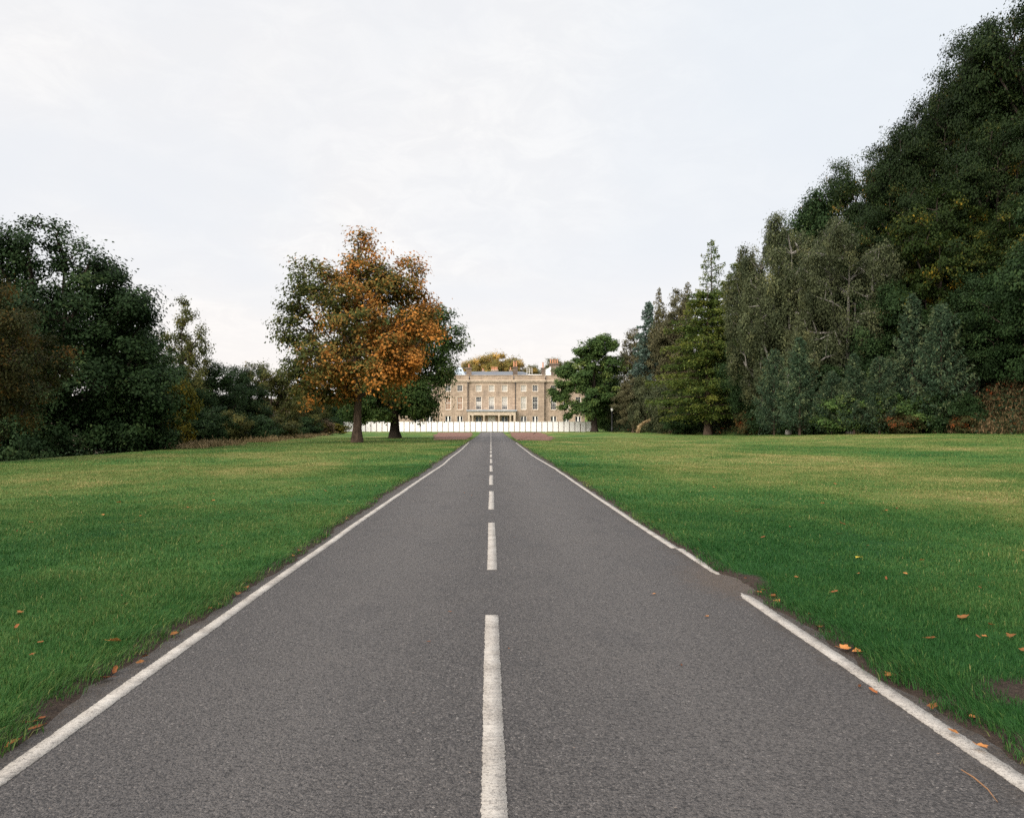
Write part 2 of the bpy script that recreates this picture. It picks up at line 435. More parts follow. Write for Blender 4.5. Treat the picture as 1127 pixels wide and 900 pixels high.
def dryness(x, y):
    a = np.abs(x)-2.4
    near = sstep(30, 6, np.hypot(x, y))
    d = .26 + .28*sstep(1.0, 9, a + np.maximum(0, y-14)*.10) + .03*sstep(25, 70, y) - .08*near
    d = d + .07*np.exp(-((a-8.5-.03*y)/5.5)**2)*sstep(6, 14, y)*sstep(90, 35, y)
    d = d - .16*sstep(34, 46, x)*sstep(90, 60, y)
    d = d + .22*1.5*(vnoise(x/1.1, y/1.6, 15, 3)-.5)*sstep(4, 9, y) + .55*(vnoise(x/3.3+7, y/5.5, 11, 3)-.5) + .25*(vnoise(x/11+2, y/19, 12, 2)-.5)
    return d

def xlines():
    near = np.concatenate([np.arange(0, 2.2, .55), [2.30, 2.42, 2.50, 2.60, 2.72, 2.9, 3.2]])
    far = 3.2 + np.cumsum(.4*1.065**np.arange(1, 93))
    p = np.concatenate([near, far]); return np.concatenate([-p[:0:-1], p])
def ylines():
    a = np.concatenate([np.arange(-2, 2.5, .25), np.arange(2.5, 14, .085), np.arange(14, 30, .22)]); b = 30 + np.cumsum(.25*1.035**np.arange(1, 165)); c = -2 - np.cumsum(.5*1.12**np.arange(1, 50))
    return np.concatenate([c[::-1], a, b])
xl, yl = xlines(), ylines()
GX, GY = np.meshgrid(xl, yl)
side = np.sign(GX)
wob = (.09*(vnoise(GY*5.5+31*side, GY*0+9, 7, 3)-.5) + .16*(vnoise(GY*1.1+50*side, GY*0, 5, 4)-.5) + .10*(vnoise(GY*.25+9*side, GY*0+3, 6, 2)-.5))
# bite out of the right-hand verge at the mud patch, and the widening at the far end
wob = wob + .14*np.exp(-((GY-7.6)/.45)**2)*(side > 0)
GX = GX + side*(wob - np.where(side > 0, .08, .19))*np.exp(-((np.abs(GX)-2.5)/.5)**2)*(np.abs(GX) > 1.5)
GZ = ground(GX, GY)
ai = np.abs(np.meshgrid(xl, yl)[0])
lip = np.where(ai < 2.46, -.03, np.where(ai < 2.55, .003, np.where(ai < 2.65, .018, .022)))
GZ = GZ + lip
nx, ny = len(xl), len(yl)
idx = np.arange(nx*ny).reshape(ny, nx)
quads = np.stack([idx[:-1, :-1], idx[:-1, 1:], idx[1:, 1:], idx[1:, :-1]], -1).reshape(-1, 4)
soil_a = np.where(ai < 2.66, .75, np.where(ai < 2.8, .25, 0.0))*sstep(140, 60, GY)
soil_a = np.maximum(soil_a, 1.0*np.exp(-(((GX-3.1)/.42)**2+((GY-4.42)/.34)**2)))
soil_a = np.maximum(soil_a, .7*np.exp(-(((GX-2.6)/.2)**2+((GY-7.7)/.45)**2)))
wood_a = np.maximum(sstep(-.5, 2.5, GX - rline(GY) + 2*(vnoise(GX/3, GY/3, 8)-.5)), sstep(-.5, 2.5, lline(GY)-GX + 2*(vnoise(GX/3, GY/3, 9)-.5)))
me = mesh_np('ground', np.stack([GX, GY, GZ], -1).reshape(-1, 3), quads, [M['lawn']], smooth=True,
             attrs={'dry': dryness(GX, GY).ravel(), 'soil': soil_a.ravel(), 'wood': wood_a.ravel()})
tag(link('ground', me), 'park lawn and wooded slopes either side of the drive', kind='structure')

# road
ry = np.concatenate([np.arange(-12, 40, .5), np.arange(40, 176, 2.0)])
rx = np.array([-2.62, -2.0, -1, 0, 1, 2.0, 2.72])
RX, RY = np.meshgrid(rx, ry)
RX = RX + np.sign(RX)*(np.abs(RX) > 2.5)*.10*(vnoise(RY*.8, RX*3, 4, 3)-.5)
RZ = ground(RX*0, RY) + .006*np.cos(RX*.6)
ri = np.arange(RX.size).reshape(RX.shape)
rq = np.stack([ri[:-1, :-1], ri[:-1, 1:], ri[1:, 1:], ri[1:, :-1]], -1).reshape(-1, 4)
road = link('road', mesh_np('road', np.stack([RX, RY, RZ], -1).reshape(-1, 3), rq, [M['asphalt']], smooth=True))
tag(road, 'straight grey tarmac drive leading up to the mansion', kind='structure')
def road_z(x, y): return ground(np.asarray(x)*0, y) + .006*np.cos(np.asarray(x)*.6)

def paint_strip(name, ys, xc, w, seed, fray=(0, 0)):
    ys = np.asarray(ys); xc = np.asarray(xc); rg = np.random.default_rng(seed)
    jl = rg.normal(0, .0024, len(ys)) + .005*(vnoise(ys*6, ys*0, seed, 3)-.5); jr = rg.normal(0, .0024, len(ys)) + .005*(vnoise(ys*6, ys*0+5, seed, 3)-.5)
    wf = np.ones(len(ys))
    if fray[0]: wf = np.minimum(wf, np.clip((ys-ys[0])/.16 + rg.normal(0, .22, len(ys)), .12, 1))
    if fray[1]: wf = np.minimum(wf, np.clip((ys[-1]-ys)/.16 + rg.normal(0, .22, len(ys)), .12, 1))
    xs = np.stack([xc-w/2*wf+jl, xc+w/2*wf+jr], -1)
    zs = road_z(xs, ys[:, None]*np.ones((1, 2))) + .0045
    v = np.stack([xs, ys[:, None]*np.ones((1, 2)), zs], -1).reshape(-1, 3)
    k = np.arange(len(ys)-1)
    f = np.stack([2*k, 2*k+1, 2*k+3, 2*k+2], -1)
    # a thin raised edge so the thermoplastic has thickness
    v2 = v.copy(); v2[:, 2] -= .004
    n = len(v); vv = np.concatenate([v, v2])
    sl = np.stack([2*k+2, 2*k+2+n, 2*k+n, 2*k], -1); sr = np.stack([2*k+1, 2*k+1+n, 2*k+3+n, 2*k+3], -1)
    ends = np.array([[0, n, n+1, 1], [2*len(ys)-1, n+2*len(ys)-1, n+2*len(ys)-2, 2*len(ys)-2]])
    return link(name, mesh_np(name, vv, [np.concatenate([f, sl, sr, ends])], [M['paint']]), road)

def depth(py): return EYE*PXF/(py-VY)
# centre line: 4 m marks, 2 m gaps
d0 = depth(678) - 4.0
k = 0
while True:
    a = d0 + 6*k; b = a + 4.02
    if k == 0: a -= 1.2
    if b > 165: break
    ys = np.arange(a, b+.001, .013 if a < 9 else .08 if a < 20 else .25)
    xc = .004*np.sin(ys*.8) + .012 - .0009*ys + .06*sstep(60, 160, ys)*0
    ln = paint_strip('centre_line_mark', ys, xc, .105 if a < 14 else .11, 100+k)
    k += 1
# edge lines
LY = [-6, 3.4, 7.6, 12.8, 23.6, 31.2, 37.4, 50, 64, 76]
LX = [-2.16, -2.16, -2.165, -2.14, -2.05, -1.95, -2.0, -1.98, -2.1, -2.2]
def line_x(ys, Y, X):
    xs = np.interp(ys, Y, X)
    return xs
def seg(name, y0, y1, Y, X, off, w, seed, fray=(0, 0)):
    ys = np.concatenate([np.arange(y0, min(14, y1), .015), np.arange(max(14, y0), y1, .4), [y1]]) if y1 > 14 else np.append(np.arange(y0, y1, .025), y1)
    xs = np.interp(ys, Y, X) + off + .02*(vnoise(ys*.5, ys*0+seed, seed, 2)-.5)
    return paint_strip(name, ys, xs, w, seed, fray)
seg('edge_line', -4, 74, LY, LX, 0, .10, 11)
RYp = [-6, 3.3, 7.1, 8, 9.7, 15.3, 28.1, 40.6, 53.9, 76]
RXp = [2.31, 2.31, 2.315, 2.36, 2.36, 2.335, 2.36, 2.20, 2.26, 2.33]
seg('edge_line', -4, 7.12, RYp, RXp, 0, .105, 12, (0, 1))
seg('edge_line', 8.02, 9.72, RYp, RXp, .02, .085, 13, (1, 0))
seg('edge_line', 9.76, 72, RYp, RXp, -.035, .095, 14)

# worn red gravel crossing either side of the far end of the drive
def grit(name, poly):
    cx_, cy_ = np.mean([p[0] for p in poly]), np.mean([p[1] for p in poly])
    pts = []
    for (a, b), (c_, d_) in zip(poly, poly[1:]+poly[:1]):
        for s in np.linspace(0, 1, 14, endpoint=False):
            x_, y_ = a+(c_-a)*s, b+(d_-b)*s
            pts.append((x_ + 1.2*(vnoise(x_*.9, y_*.16, 21, 3)-.5)*(abs(x_) > 3), y_ + 7*(vnoise(x_*.5+4, y_*.2, 22, 3)-.5)))
    n = len(pts); V, F = [], []
    rings = 6
    for r_ in range(rings):
        s = 1-r_/rings
        for (x_, y_) in pts: V.append((cx_+(x_-cx_)*s, cy_+(y_-cy_)*s))
    V.append((cx_, cy_))
    for r_ in range(rings-1):
        for q in range(n): F.append((r_*n+q, r_*n+(q+1)%n, (r_+1)*n+(q+1)%n, (r_+1)*n+q))
    tri = [((rings-1)*n+q, (rings-1)*n+(q+1)%n, rings*n) for q in range(n)]
    V = np.array(V); Z = ground(V[:, 0], V[:, 1]) + .055
    o = link(name, mesh_np(name, np.column_stack([V, Z]), [np.array(F), np.array(tri)], [M['grit']], smooth=True))
    return o
tag(grit('gravel_path', [(-2.9, 88), (-6.6, 86), (-7.5, 100), (-9.5, 128), (-11, 160), (-4.0, 160), (-3.0, 120)]), 'reddish gravel patch left of the drive end', kind='structure')
tag(grit('gravel_path', [(2.8, 82), (6.3, 83), (8.2, 100), (9.2, 128), (10.2, 162), (3.6, 162), (3.0, 120)]), 'reddish gravel patch right of the drive end', kind='structure')

# ------------------------------------------------------------------ grass blades (one object: nobody could count them)
rg = np.random.default_rng(5)
def scatter(d0, d1, dens, margin):
    out = []
    for s, k in ((-1, .64), (1, .694)):
        n = int(dens*(d1-d0)*(k*d1+margin))
        y = rg.uniform(d0, d1, n); x = rg.uniform(0, k*d1+margin, n)
        m = (x < k*y+margin) & (x > 2.2)
        out.append(np.column_stack([s*x[m], y[m]]))
    return np.concatenate(out)
parts = []
for d0_, d1_, dens, mar, hh, ww in ((2.6, 8, 6500, 1.0, .043, .0042), (8, 15, 2300, 1.2, .042, .0066), (15, 30, 640, 1.5, .040, .012), (30, 60, 120, 2, .042, .026), (60, 100, 30, 2, .045, .045)):
    p = scatter(d0_, d1_, dens, mar)
    parts.append(np.column_stack([p, np.full(len(p), hh), np.full(len(p), ww)]))
B = np.concatenate(parts)
x, y = B[:, 0], B[:, 1]
edge_w = .09*(vnoise(y*5.5+31*np.sign(x), y*0+9, 7, 3)-.5) + .16*(vnoise(y*1.1+50*np.sign(x), y*0, 5, 4)-.5) + .10*(vnoise(y*.25+9*np.sign(x), y*0+3, 6, 2)-.5) + .14*np.exp(-((y-7.6)/.45)**2)*(x > 0) - np.where(x > 0, .08, .19)
a = np.abs(x) - 2.47 - edge_w
bare = np.maximum(np.exp(-(((x-3.05)/.18)**2+((y-4.42)/.20)**2)), np.exp(-(((x-2.6)/.2)**2+((y-7.7)/.4)**2)))
keep = (rg.random(len(x)) < sstep(-.02, .16, a + .20*(vnoise(x*5, y*5, 33, 2)-.5))) & (rg.random(len(x)) > bare*1.3) & (x < rline(y)) & (x > lline(y))
clump = .6*vnoise(x*2.2, y*2.2, 40, 3) + .4*vnoise(x*.8, y*.6, 43, 2)
keep &= rg.random(len(x)) < .35 + 1.2*clump
B = B[keep]; x, y, a, clump = B[:, 0], B[:, 1], a[keep], clump[keep]
n = len(B)
tuft = np.exp(-((a-.22)/.22)**2)
hgt = B[:, 2]*(.45+.9*rg.random(n))*(.25+1.5*clump)*(1+.75*tuft*vnoise(x*1.7, y*1.7, 41, 2))
ang = rg.uniform(0, 2*np.pi, n); lean = rg.uniform(.1, 1.0, n)
# blades at the edge flop towards the road
lx = np.cos(ang)*lean - .55*np.sign(x)*tuft; ly = np.sin(ang)*lean
z0 = ground(x, y) + .016
wx, wy = -np.sin(ang)*B[:, 3], np.cos(ang)*B[:, 3]
base = np.column_stack([x, y, z0]); wv = np.column_stack([wx, wy, np.zeros(n)])
midp = base + np.column_stack([lx*.35*hgt, ly*.35*hgt, .6*hgt])
tip = base + np.column_stack([lx*hgt, ly*hgt, hgt*np.maximum(.35, 1-.25*lean**2)])
V = np.stack([base-wv/2, base+wv/2, midp+wv*.4, midp-wv*.4, tip], 1).reshape(-1, 3)
i0 = np.arange(n)*5
Fq = np.stack([i0, i0+1, i0+2, i0+3], -1); Ft = np.stack([i0+3, i0+2, i0+4], -1)
tint = dryness(x, y) + .35*(vnoise(x/2.2, y/4, 77, 3)-.5) + .34*(vnoise(x/.45, y/.6, 78, 2)-.5) + rg.normal(0, .13, n) + .45*(rg.random(n) < .05)
tint = np.clip(tint, 0, 1)
me = mesh_np('grass', V, [Fq, Ft], [M['blade']], attrs={'tint': np.concatenate([tint, tint])})
tag(link('grass', me), 'short mown grass blades covering both lawns beside the drive', 'grass', kind='stuff')

# ------------------------------------------------------------------ leafy things: generators
def leaf_quads(cen, L, Wd, rg, up=.5, axis=None, axw=0.0, out=None):
    """diamond leaves round centres cen"""
    n = len(cen)
    nrm = rg.normal(size=(n, 3)); nrm[:, 2] = np.abs(nrm[:, 2])+up
    if out is not None: nrm = nrm*.8 + out
    nrm /= np.linalg.norm(nrm, axis=1)[:, None]
    ax = rg.normal(size=(n, 3))
    if axis is not None: ax = ax*(1-axw) + axis*axw*1.6
    ax -= nrm*np.sum(ax*nrm, 1)[:, None]; ax /= np.linalg.norm(ax, axis=1)[:, None]+1e-9
    bx = np.cross(nrm, ax)
    s = rg.uniform(.65, 1.3, n)[:, None]
    a = ax*L*s*.5; b = bx*Wd*s*.5
    fold = nrm*L*s*.12
    V = np.stack([cen-a, cen+b*1.0+a*.1-fold*.5, cen+a, cen-b*1.0+a*.1-fold*.5], 1).reshape(-1, 3)
    i = np.arange(n)*4
    return V, np.stack([i, i+1, i+2, i+3], -1)

def tubes(p0, p1, r0, r1, sides=5):
    p0, p1 = np.asarray(p0, float), np.asarray(p1, float); n = len(p0)
    d = p1-p0; d /= np.linalg.norm(d, axis=1)[:, None]+1e-9
    ref = np.where(np.abs(d[:, 2:3]) > .9, np.array([[1., 0, 0]]), np.array([[0, 0, 1.]]))
    u = np.cross(d, ref); u /= np.linalg.norm(u, axis=1)[:, None]+1e-9
    w = np.cross(d, u)
    an = 2*np.pi*np.arange(sides)/sides
    ring = u[:, None, :]*np.cos(an)[None, :, None] + w[:, None, :]*np.sin(an)[None, :, None]
    A = p0[:, None, :] + ring*np.asarray(r0)[:, None, None]; Bq = p1[:, None, :] + ring*np.asarray(r1)[:, None, None]
    V = np.concatenate([A, Bq], 1).reshape(-1, 3)
    i = (np.arange(n)*2*sides)[:, None]; k = np.arange(sides)[None]; k2 = (k+1) % sides
    F = np.stack([i+k2, i+k, i+sides+k, i+sides+k2], -1).reshape(-1, 4)
    return V, F

def trunk_mesh(zs, cx, cy, rad, rg, sides=12, flare=.5):
    an = 2*np.pi*np.arange(sides)/sides
    V = []
    ph = rg.uniform(0, 6.28)
    for z, x0, y0, r in zip(zs, cx, cy, rad):
        fl = 1 + flare*np.exp(-z/(1.3*rad[0]))*(1+.35*np.sin(an*4+ph))
        rr = r*fl*(1+.05*np.sin(an*5+z*1.3)+.03*np.sin(an*9-z*2))
        V.append(np.column_stack([x0+rr*np.cos(an), y0+rr*np.sin(an), np.full(sides, z)]))
    V = np.concatenate(V); m = len(zs)
    i = (np.arange(m-1)*sides)[:, None]; k = np.arange(sides)[None]; k2 = (k+1) % sides
    F = np.stack([i+k, i+k2, i+sides+k2, i+sides+k], -1).reshape(-1, 4)
    return V, F

PROTO = {}
def broadleaf(key, leafm, barkm, h, r, base, seed, lobes=13, ncl=260, nleaf=130, L=.3, Wd=.18, trunk_r=None, sig=.085,
              flat=.6, droop=0.0, lobe_r=(.30, .46), tintf=None, spread=.80, trunk_top=.78, up=.5, limb=1.0, tint_sd=.13, top=0.0, shape=None):
    """h height, r crown radius, base = height where the crown starts (m)"""
    rg = np.random.default_rng(seed)
    trunk_r = trunk_r or h*.02
    cz = (h+base)/2; az = (h-base)/2
    # lobes inside the crown ellipsoid
    lob = []
    for i in range(lobes):
        ph = i*2.39996 + rg.uniform(-.4, .4); u = 1 - 2*(i+.5)/lobes
        u = np.clip(u + rg.uniform(-.12, .12), -1, 1)
        rr = math.sqrt(max(0, 1-u*u)); k = spread*rg.uniform(.62, .86)
        lob.append((r*k*rr*math.cos(ph), r*k*rr*math.sin(ph), cz+az*.80*u*rg.uniform(.85, 1.0), rg.uniform(*lobe_r)))
    lob.append((0, 0, cz, .5))
    if top: lob.append((rg.uniform(-.1, .1)*r, 0, h-top*.7, top/r*.55)); lob.append((rg.uniform(-.1, .1)*r, 0, h-top*1.5, top/r*.8))
    if shape: lob = [(a, b, c, q/r) for a, b, c, q in shape]
    w = np.array([q[3]**2 for q in lob]); w /= w.sum()
    li = rg.choice(len(lob), ncl, p=w); P = []; PO = []
    for i in li:
        lx_, ly_, lz_, lr_ = lob[i]
        d = rg.normal(size=3); d /= np.linalg.norm(d)
        k = rg.uniform(.35, 1.0)**.45
        R_ = lr_*r
        p = np.array([lx_+d[0]*R_*k, ly_+d[1]*R_*k, lz_+d[2]*R_*k*(1.0 if shape else max(.75, az/r*.8))])
        p[2] = min(max(p[2], base*rg.uniform(.85, 1.15)), h-.15)
        P.append(p); PO.append((p-np.array([lx_, ly_, lz_]))/R_)
    P = np.array(P); PO = np.array(PO)
    # skeleton
    nt = 14; zs = np.linspace(0, h*trunk_top, nt)
    wobx = np.cumsum(rg.normal(0, .012*h/ nt*3, nt)); woby = np.cumsum(rg.normal(0, .012*h/nt*3, nt)); wobx -= wobx[0]; woby -= woby[0]
    trad = trunk_r*(1-.86*(zs/zs[-1])**1.15)
    nodes = [np.array([wobx[i], woby[i], zs[i]]) for i in range(nt)]; parent = list(range(-1, nt-1)); istrunk = [True]*nt
    order = np.argsort(np.hypot(P[:, 0], P[:, 1]) + .25*np.abs(P[:, 2]-cz))
    tips = []
    for pi in order:
        p = P[pi]; N = np.array(nodes)
        dv = p-N; dist = np.linalg.norm(dv, axis=1)
        cost = dist + 1.2*np.maximum(0, N[:, 2]-p[2]+.25*np.hypot(dv[:, 0], dv[:, 1])) + np.where(N[:, 2] < base*.8, 60, 0)
        j = int(np.argmin(cost)); q = N[j]; L_ = dist[j]
        k = max(1, int(L_/ (h*.055)))
        prev = j
        bow = rg.normal(0, .10*L_, 3); bow[2] = abs(bow[2])*.8
        for s in range(1, k+1):
            f = s/k; pos = q + (p-q)*f + bow*math.sin(math.pi*f) + rg.normal(0, .02*L_, 3)*(s < k)
            nodes.append(pos); parent.append(prev); istrunk.append(False); prev = len(nodes)-1
        tips.append(prev)
    N = np.array(nodes); cnt = np.zeros(len(N))
    for tp in tips:
        q = tp
        while q >= 0: cnt[q] += 1; q = parent[q]
    pr = np.array(parent); seg_i = np.array([i for i in range(len(N)) if not istrunk[i]])
    rad = np.minimum(trunk_r*.42*limb, (trunk_r*.075+.006)*cnt**.5)
    pj = pr[seg_i]; r0 = np.where([istrunk[q] for q in pj], rad[seg_i]*1.15, rad[pj]); r0 = np.minimum(r0, rad[seg_i]*1.6)
    tv, tf = trunk_mesh(zs, wobx, woby, trad, rg)
    bv, bf = tubes(N[pj], N[seg_i], r0, rad[seg_i])
    tme = mesh_np('trunk', np.concatenate([tv, bv]), [np.concatenate([tf, bf+len(tv)])], [M[barkm]], smooth=True)
    # leaves
    C_ = []; T_ = []; O_ = []
    for pi, p in enumerate(P):
        m = int(nleaf*rg.uniform(.6, 1.4)); sg = sig*r*rg.uniform(.75, 1.25)
        off = np.clip(rg.normal(size=(m, 3)), -1.45, 1.45)*sg; off[:, 2] *= flat
        # two or three twiglets so that clusters are not round
        dirs = rg.normal(size=(3, 3)); dirs[:, 2] *= .5; dirs /= np.linalg.norm(dirs, axis=1)[:, None]
        out = np.array([p[0], p[1], (p[2]-cz)*.7]); out = out/(np.linalg.norm(out)+1e-6)
        dirs = dirs*.8 + out*.6
        kk = rg.integers(0, 3, m); off += dirs[kk]*(rg.random(m)[:, None]**1.3*sg*1.7)
        if droop: off[:, 2] -= np.minimum(rg.exponential(droop, m), droop*3)
        C_.append(p+off); T_.append(np.full(m, rg.normal(0, .17))); O_.append(PO[pi]*.75 + off/sg*.35)
    C_ = np.concatenate(C_); T_ = np.concatenate(T_); O_ = np.concatenate(O_)
    ok = (C_[:, 2] > base*.55) & (C_[:, 2] > .05); C_, T_, O_ = C_[ok], T_[ok], O_[ok]
    V, F = leaf_quads(C_, L, Wd, rg, up, np.array([[0, 0, -1.]]), .55 if droop else .15, O_)
    tt = .42 + T_ + rg.normal(0, tint_sd, len(C_))
    if tintf: tt = tintf(C_, T_, rg)
    cme = mesh_np('crown', V, [F], [M[leafm]], attrs={'tint': np.clip(tt, 0, 1)})
    h = np.percentile(C_[:, 2], 99.9); r = h if shape else np.percentile(np.abs(C_[:, :2]), 99.2)
    PROTO[key] = (tme, cme, h, r)

def conifer(key, leafm, barkm, h, r, base, seed, nb=120, elev=.1, droop=.25, power=.9, nleaf=130, L=.3, Wd=.10, trunk_r=None, hang=.15, width=.30, tier=0, lean=0.0, up=.3, rmin=.06, tint_sd=.14, irr=.25):
    rg = np.random.default_rng(seed); trunk_r = trunk_r or h*.017
    nt = 14; zs = np.linspace(0, h*.98, nt)
    wobx = lean*(zs/h)**2 + np.cumsum(rg.normal(0, .004*h/4, nt))*.3; woby = np.cumsum(rg.normal(0, .004*h/4, nt))*.3; wobx -= wobx[0]; woby -= woby[0]
    trad = trunk_r*(1-.95*(zs/zs[-1]))+.01
    tv, tf = trunk_mesh(zs, wobx, woby, trad, rg, 10)
    S0, S1, A0, A1, C_, T_, X_ = [], [], [], [], [], [], []
    for i in range(nb):
        tz = ((i+rg.random())/nb)
        if tier: tz = (math.floor(tz*tier)+.12*rg.normal())/tier
        tz = min(max(tz, 0), .995)
        z = base + (h*.99-base)*tz; az = i*2.39996+rg.uniform(-.5, .5)
        ln = r*(max(1-tz, 0)**power*rg.uniform(1-1.5*irr, 1+.5*irr) + rmin)
        if tz < .12: ln *= .75+2*tz
        d = np.array([math.cos(az), math.sin(az), 0.])
        ox, oy = np.interp(z, zs, wobx), np.interp(z, zs, woby)
        s = np.linspace(0, 1, 5)
        zz = elev*ln*s - droop*ln*s**2 + (.10*ln*s**3)
        bx = rg.normal(0, .06*ln)*s**2
        pts = np.column_stack([ox+d[0]*ln*s-d[1]*bx, oy+d[1]*ln*s+d[0]*bx, z+zz])
        br = max(.012, trunk_r*.22*(ln/r))
        for q in range(4):
            S0.append(pts[q]); S1.append(pts[q+1]); A0.append(br*(1-.8*s[q])); A1.append(br*(1-.8*s[q+1]))
        m = int(nleaf*(ln/r+.10)*rg.uniform(.7, 1.25))
        u = rg.uniform(.12, 1.03, m)**.75
        lat = rg.normal(0, 1, m)*width*ln*(1.05-u)*.75 + rg.normal(0, .05*r, m)*.6
        px = np.interp(u, s, pts[:, 0]); py_ = np.interp(u, s, pts[:, 1]); pz = np.interp(u, s, pts[:, 2])
        c = np.column_stack([px-d[1]*lat, py_+d[0]*lat, pz - rg.exponential(hang, m) + rg.normal(0, .04*r*.5, m) - np.abs(lat)*.25])
        C_.append(c); T_.append(np.full(m, rg.normal(0, .15)) + (u-.5)*.35); X_.append(np.tile(d*.8+np.array([0, 0, -.35 if droop > 0 else .5]), (m, 1)))
    C_, T_, X_ = np.concatenate(C_), np.concatenate(T_), np.concatenate(X_)
    ok = C_[:, 2] > .1; C_, T_, X_ = C_[ok], T_[ok], X_[ok]
    bv, bf = tubes(np.array(S0), np.array(S1), np.array(A0), np.array(A1), 4)
    tme = mesh_np('trunk', np.concatenate([tv, bv]), [np.concatenate([tf, bf+len(tv)])], [M[barkm]], smooth=True)
    V, F = leaf_quads(C_, L, Wd, rg, up, X_, .6)
    tt = np.clip(.42 + T_ + rg.normal(0, tint_sd, len(C_)), 0, 1)
    cme = mesh_np('crown', V, [F], [M[leafm]], attrs={'tint': tt})
    PROTO[key] = (tme, cme, h, r)

def chestnut_tint(C_, T_, rg):
    x, y, z = C_[:, 0], C_[:, 1], C_[:, 2]
    nz = .6*(vnoise(x/2.1+z/3.0, z/2.1+y/3.0, 9, 2)-.5) + .6*(vnoise(x/.9+y/.8, z/.8+y/1.1, 19, 2)-.5)
    t_ = .44 + .036*x + 1.15*nz + T_*.9
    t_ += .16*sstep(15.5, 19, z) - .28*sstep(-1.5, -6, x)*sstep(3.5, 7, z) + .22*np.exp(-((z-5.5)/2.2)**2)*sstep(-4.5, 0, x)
    t_ -= .10*sstep(2, 6, y)
    return t_ + rg.normal(0, .19, len(x))

broadleaf('chestnut', 'leaf_chestnut', 'bark', 19.8, 8.0, 3.8, 22, ncl=470, nleaf=118, L=0.29, Wd=0.19, trunk_r=.42, sig=.070, tintf=chestnut_tint, trunk_top=.95,
  shape=[(.6,0,17.9,1.6),(.4,0,16,2.0),(-3.8,0,15,2.2),(4.4,.5,15,2.2),(-5.2,-.5,11,2.1),(-4.8,.5,7.4,2.1),(-4.9,0,5.4,1.6),(5.6,-.5,10.6,2.2),(4.0,-1.5,7.4,2.0),(0,-3.2,12,2.6),(0,3.2,12,2.8),(-2.3,-3.8,8,2.4),
  (1.5,-4,6.2,1.8),(-2,3.8,8,2.6),(2.5,4.2,9,2.6),(-1.8,-1,4.9,1.5),(2.2,-.5,14.6,2.1),(-1.4,0,14,2.2),(5,3,12.5,2.0),(-4.5,-3,12.6,1.9),(2.2,-3,9,2.0),(3.0,0,5.6,1.5),(-3.4,-2,5.2,1.5)])
broadleaf('lime', 'leaf_green', 'bark_dark', 16.3, 8.0, 2.2, 35, ncl=430, nleaf=165, L=0.28, Wd=0.18, trunk_r=.55, sig=.066, droop=.25,
  shape=[(4.7,0,14.3,1.9),(6.7,0,12.2,1.5),(2.6,0,13.2,2.2),(4.6,0,9,2.3),(3.4,-1,5.8,2.0),(0,0,13,2.8),(-3.5,0,10,2.8),(0,-3.5,8,2.8),(0,3.5,9,3),(-4,0,6,2.5),(2.5,-3,11,2.6),(2.0,-3,5.2,2.0),(1,3,5.5,2.4),(3.2,1.5,3.4,1.3),(-1.5,-2,4.6,1.9),(-4.5,0,3.8,1.5)])
broadleaf('oak', 'leaf_dark', 'bark_dark', 15.3, 6.4, 1.6, 41, ncl=430, nleaf=270, L=0.18, Wd=0.12, trunk_r=.38, sig=.068,
  shape=[(-1.5,0,13.4,1.7),(-3.6,0,12.8,1.5),(1.2,0,11.6,1.9),(3.6,0,10.0,1.3),(-3,0,9,2.2),(0,-2,9,2.2),(3,-.5,7.5,2.0),(4.6,0,5.3,1.6),(4.5,0,3,1.6),(1.5,-2,5.5,1.9),(-1,-2.5,5,1.8),(-4,-1,5.5,2),(0,2.5,8,2.3),(2,2,4,2.1),(-3,2,11,1.9),(2,1.5,9.7,1.8),(1,-1.5,2.6,1.5)])
broadleaf('sycamore', 'leaf_bright', 'bark_dark', 21.6, 8.5, 2.6, 54, ncl=340, nleaf=190, L=0.38, Wd=0.26, trunk_r=.62, sig=.062,
  shape=[(2.2,0,18.8,2.3),(-2.3,0,16.2,2.1),(-6,0,13.3,1.9),(-7,0,9,2.2),(-3.5,-1,11,2.3),(-5,-.5,5.6,2.1),(0,-2,7.5,2.5),(3.4,0,13.7,2.3),(3.4,0,9,2.4),(0,2.5,11,2.6),(0,2,15,2.2),(-2,-2,13,2.0),(2,2,6,2.2),(.5,-1,18,1.6),(-1.5,-2,4.8,1.6)])
broadleaf('broad', 'leaf_dark', 'bark_dark', 14, 5.5, 1.4, 61, lobes=14, ncl=280, nleaf=190, L=0.25, Wd=0.16, sig=.09, spread=.92)
broadleaf('broad_b', 'leaf_dark', 'bark_dark', 13, 6.0, 1.0, 62, lobes=16, ncl=300, nleaf=185, L=0.25, Wd=0.16, sig=.085, spread=.95)
broadleaf('beech', 'leaf_beech', 'bark_dark', 24, 9.5, 2.5, 71, lobes=18, ncl=440, nleaf=230, L=0.27, Wd=0.18, sig=.08, flat=.38, spread=.95, droop=.12, lobe_r=(.24, .38))
broadleaf('beech_b', 'leaf_beech', 'bark_dark', 22, 9.5, 2.0, 72, lobes=20, ncl=440, nleaf=230, L=0.27, Wd=0.18, sig=.08, flat=.38, spread=.98, droop=.12, lobe_r=(.22, .36))
broadleaf('olive', 'leaf_olive', 'bark', 11, 5.0, 1.2, 81, lobes=13, ncl=200, nleaf=120, L=0.26, Wd=0.16, sig=.08, spread=.95)
broadleaf('rust', 'leaf_rust', 'bark_dark', 9, 4.4, .9, 84, lobes=14, ncl=280, nleaf=190, L=0.16, Wd=0.1, sig=.085, spread=.95)
broadleaf('gold', 'leaf_gold', 'bark', 22, 11, 2.5, 91, lobes=18, ncl=300, nleaf=190, L=0.48, Wd=0.33, sig=.085, spread=.95)
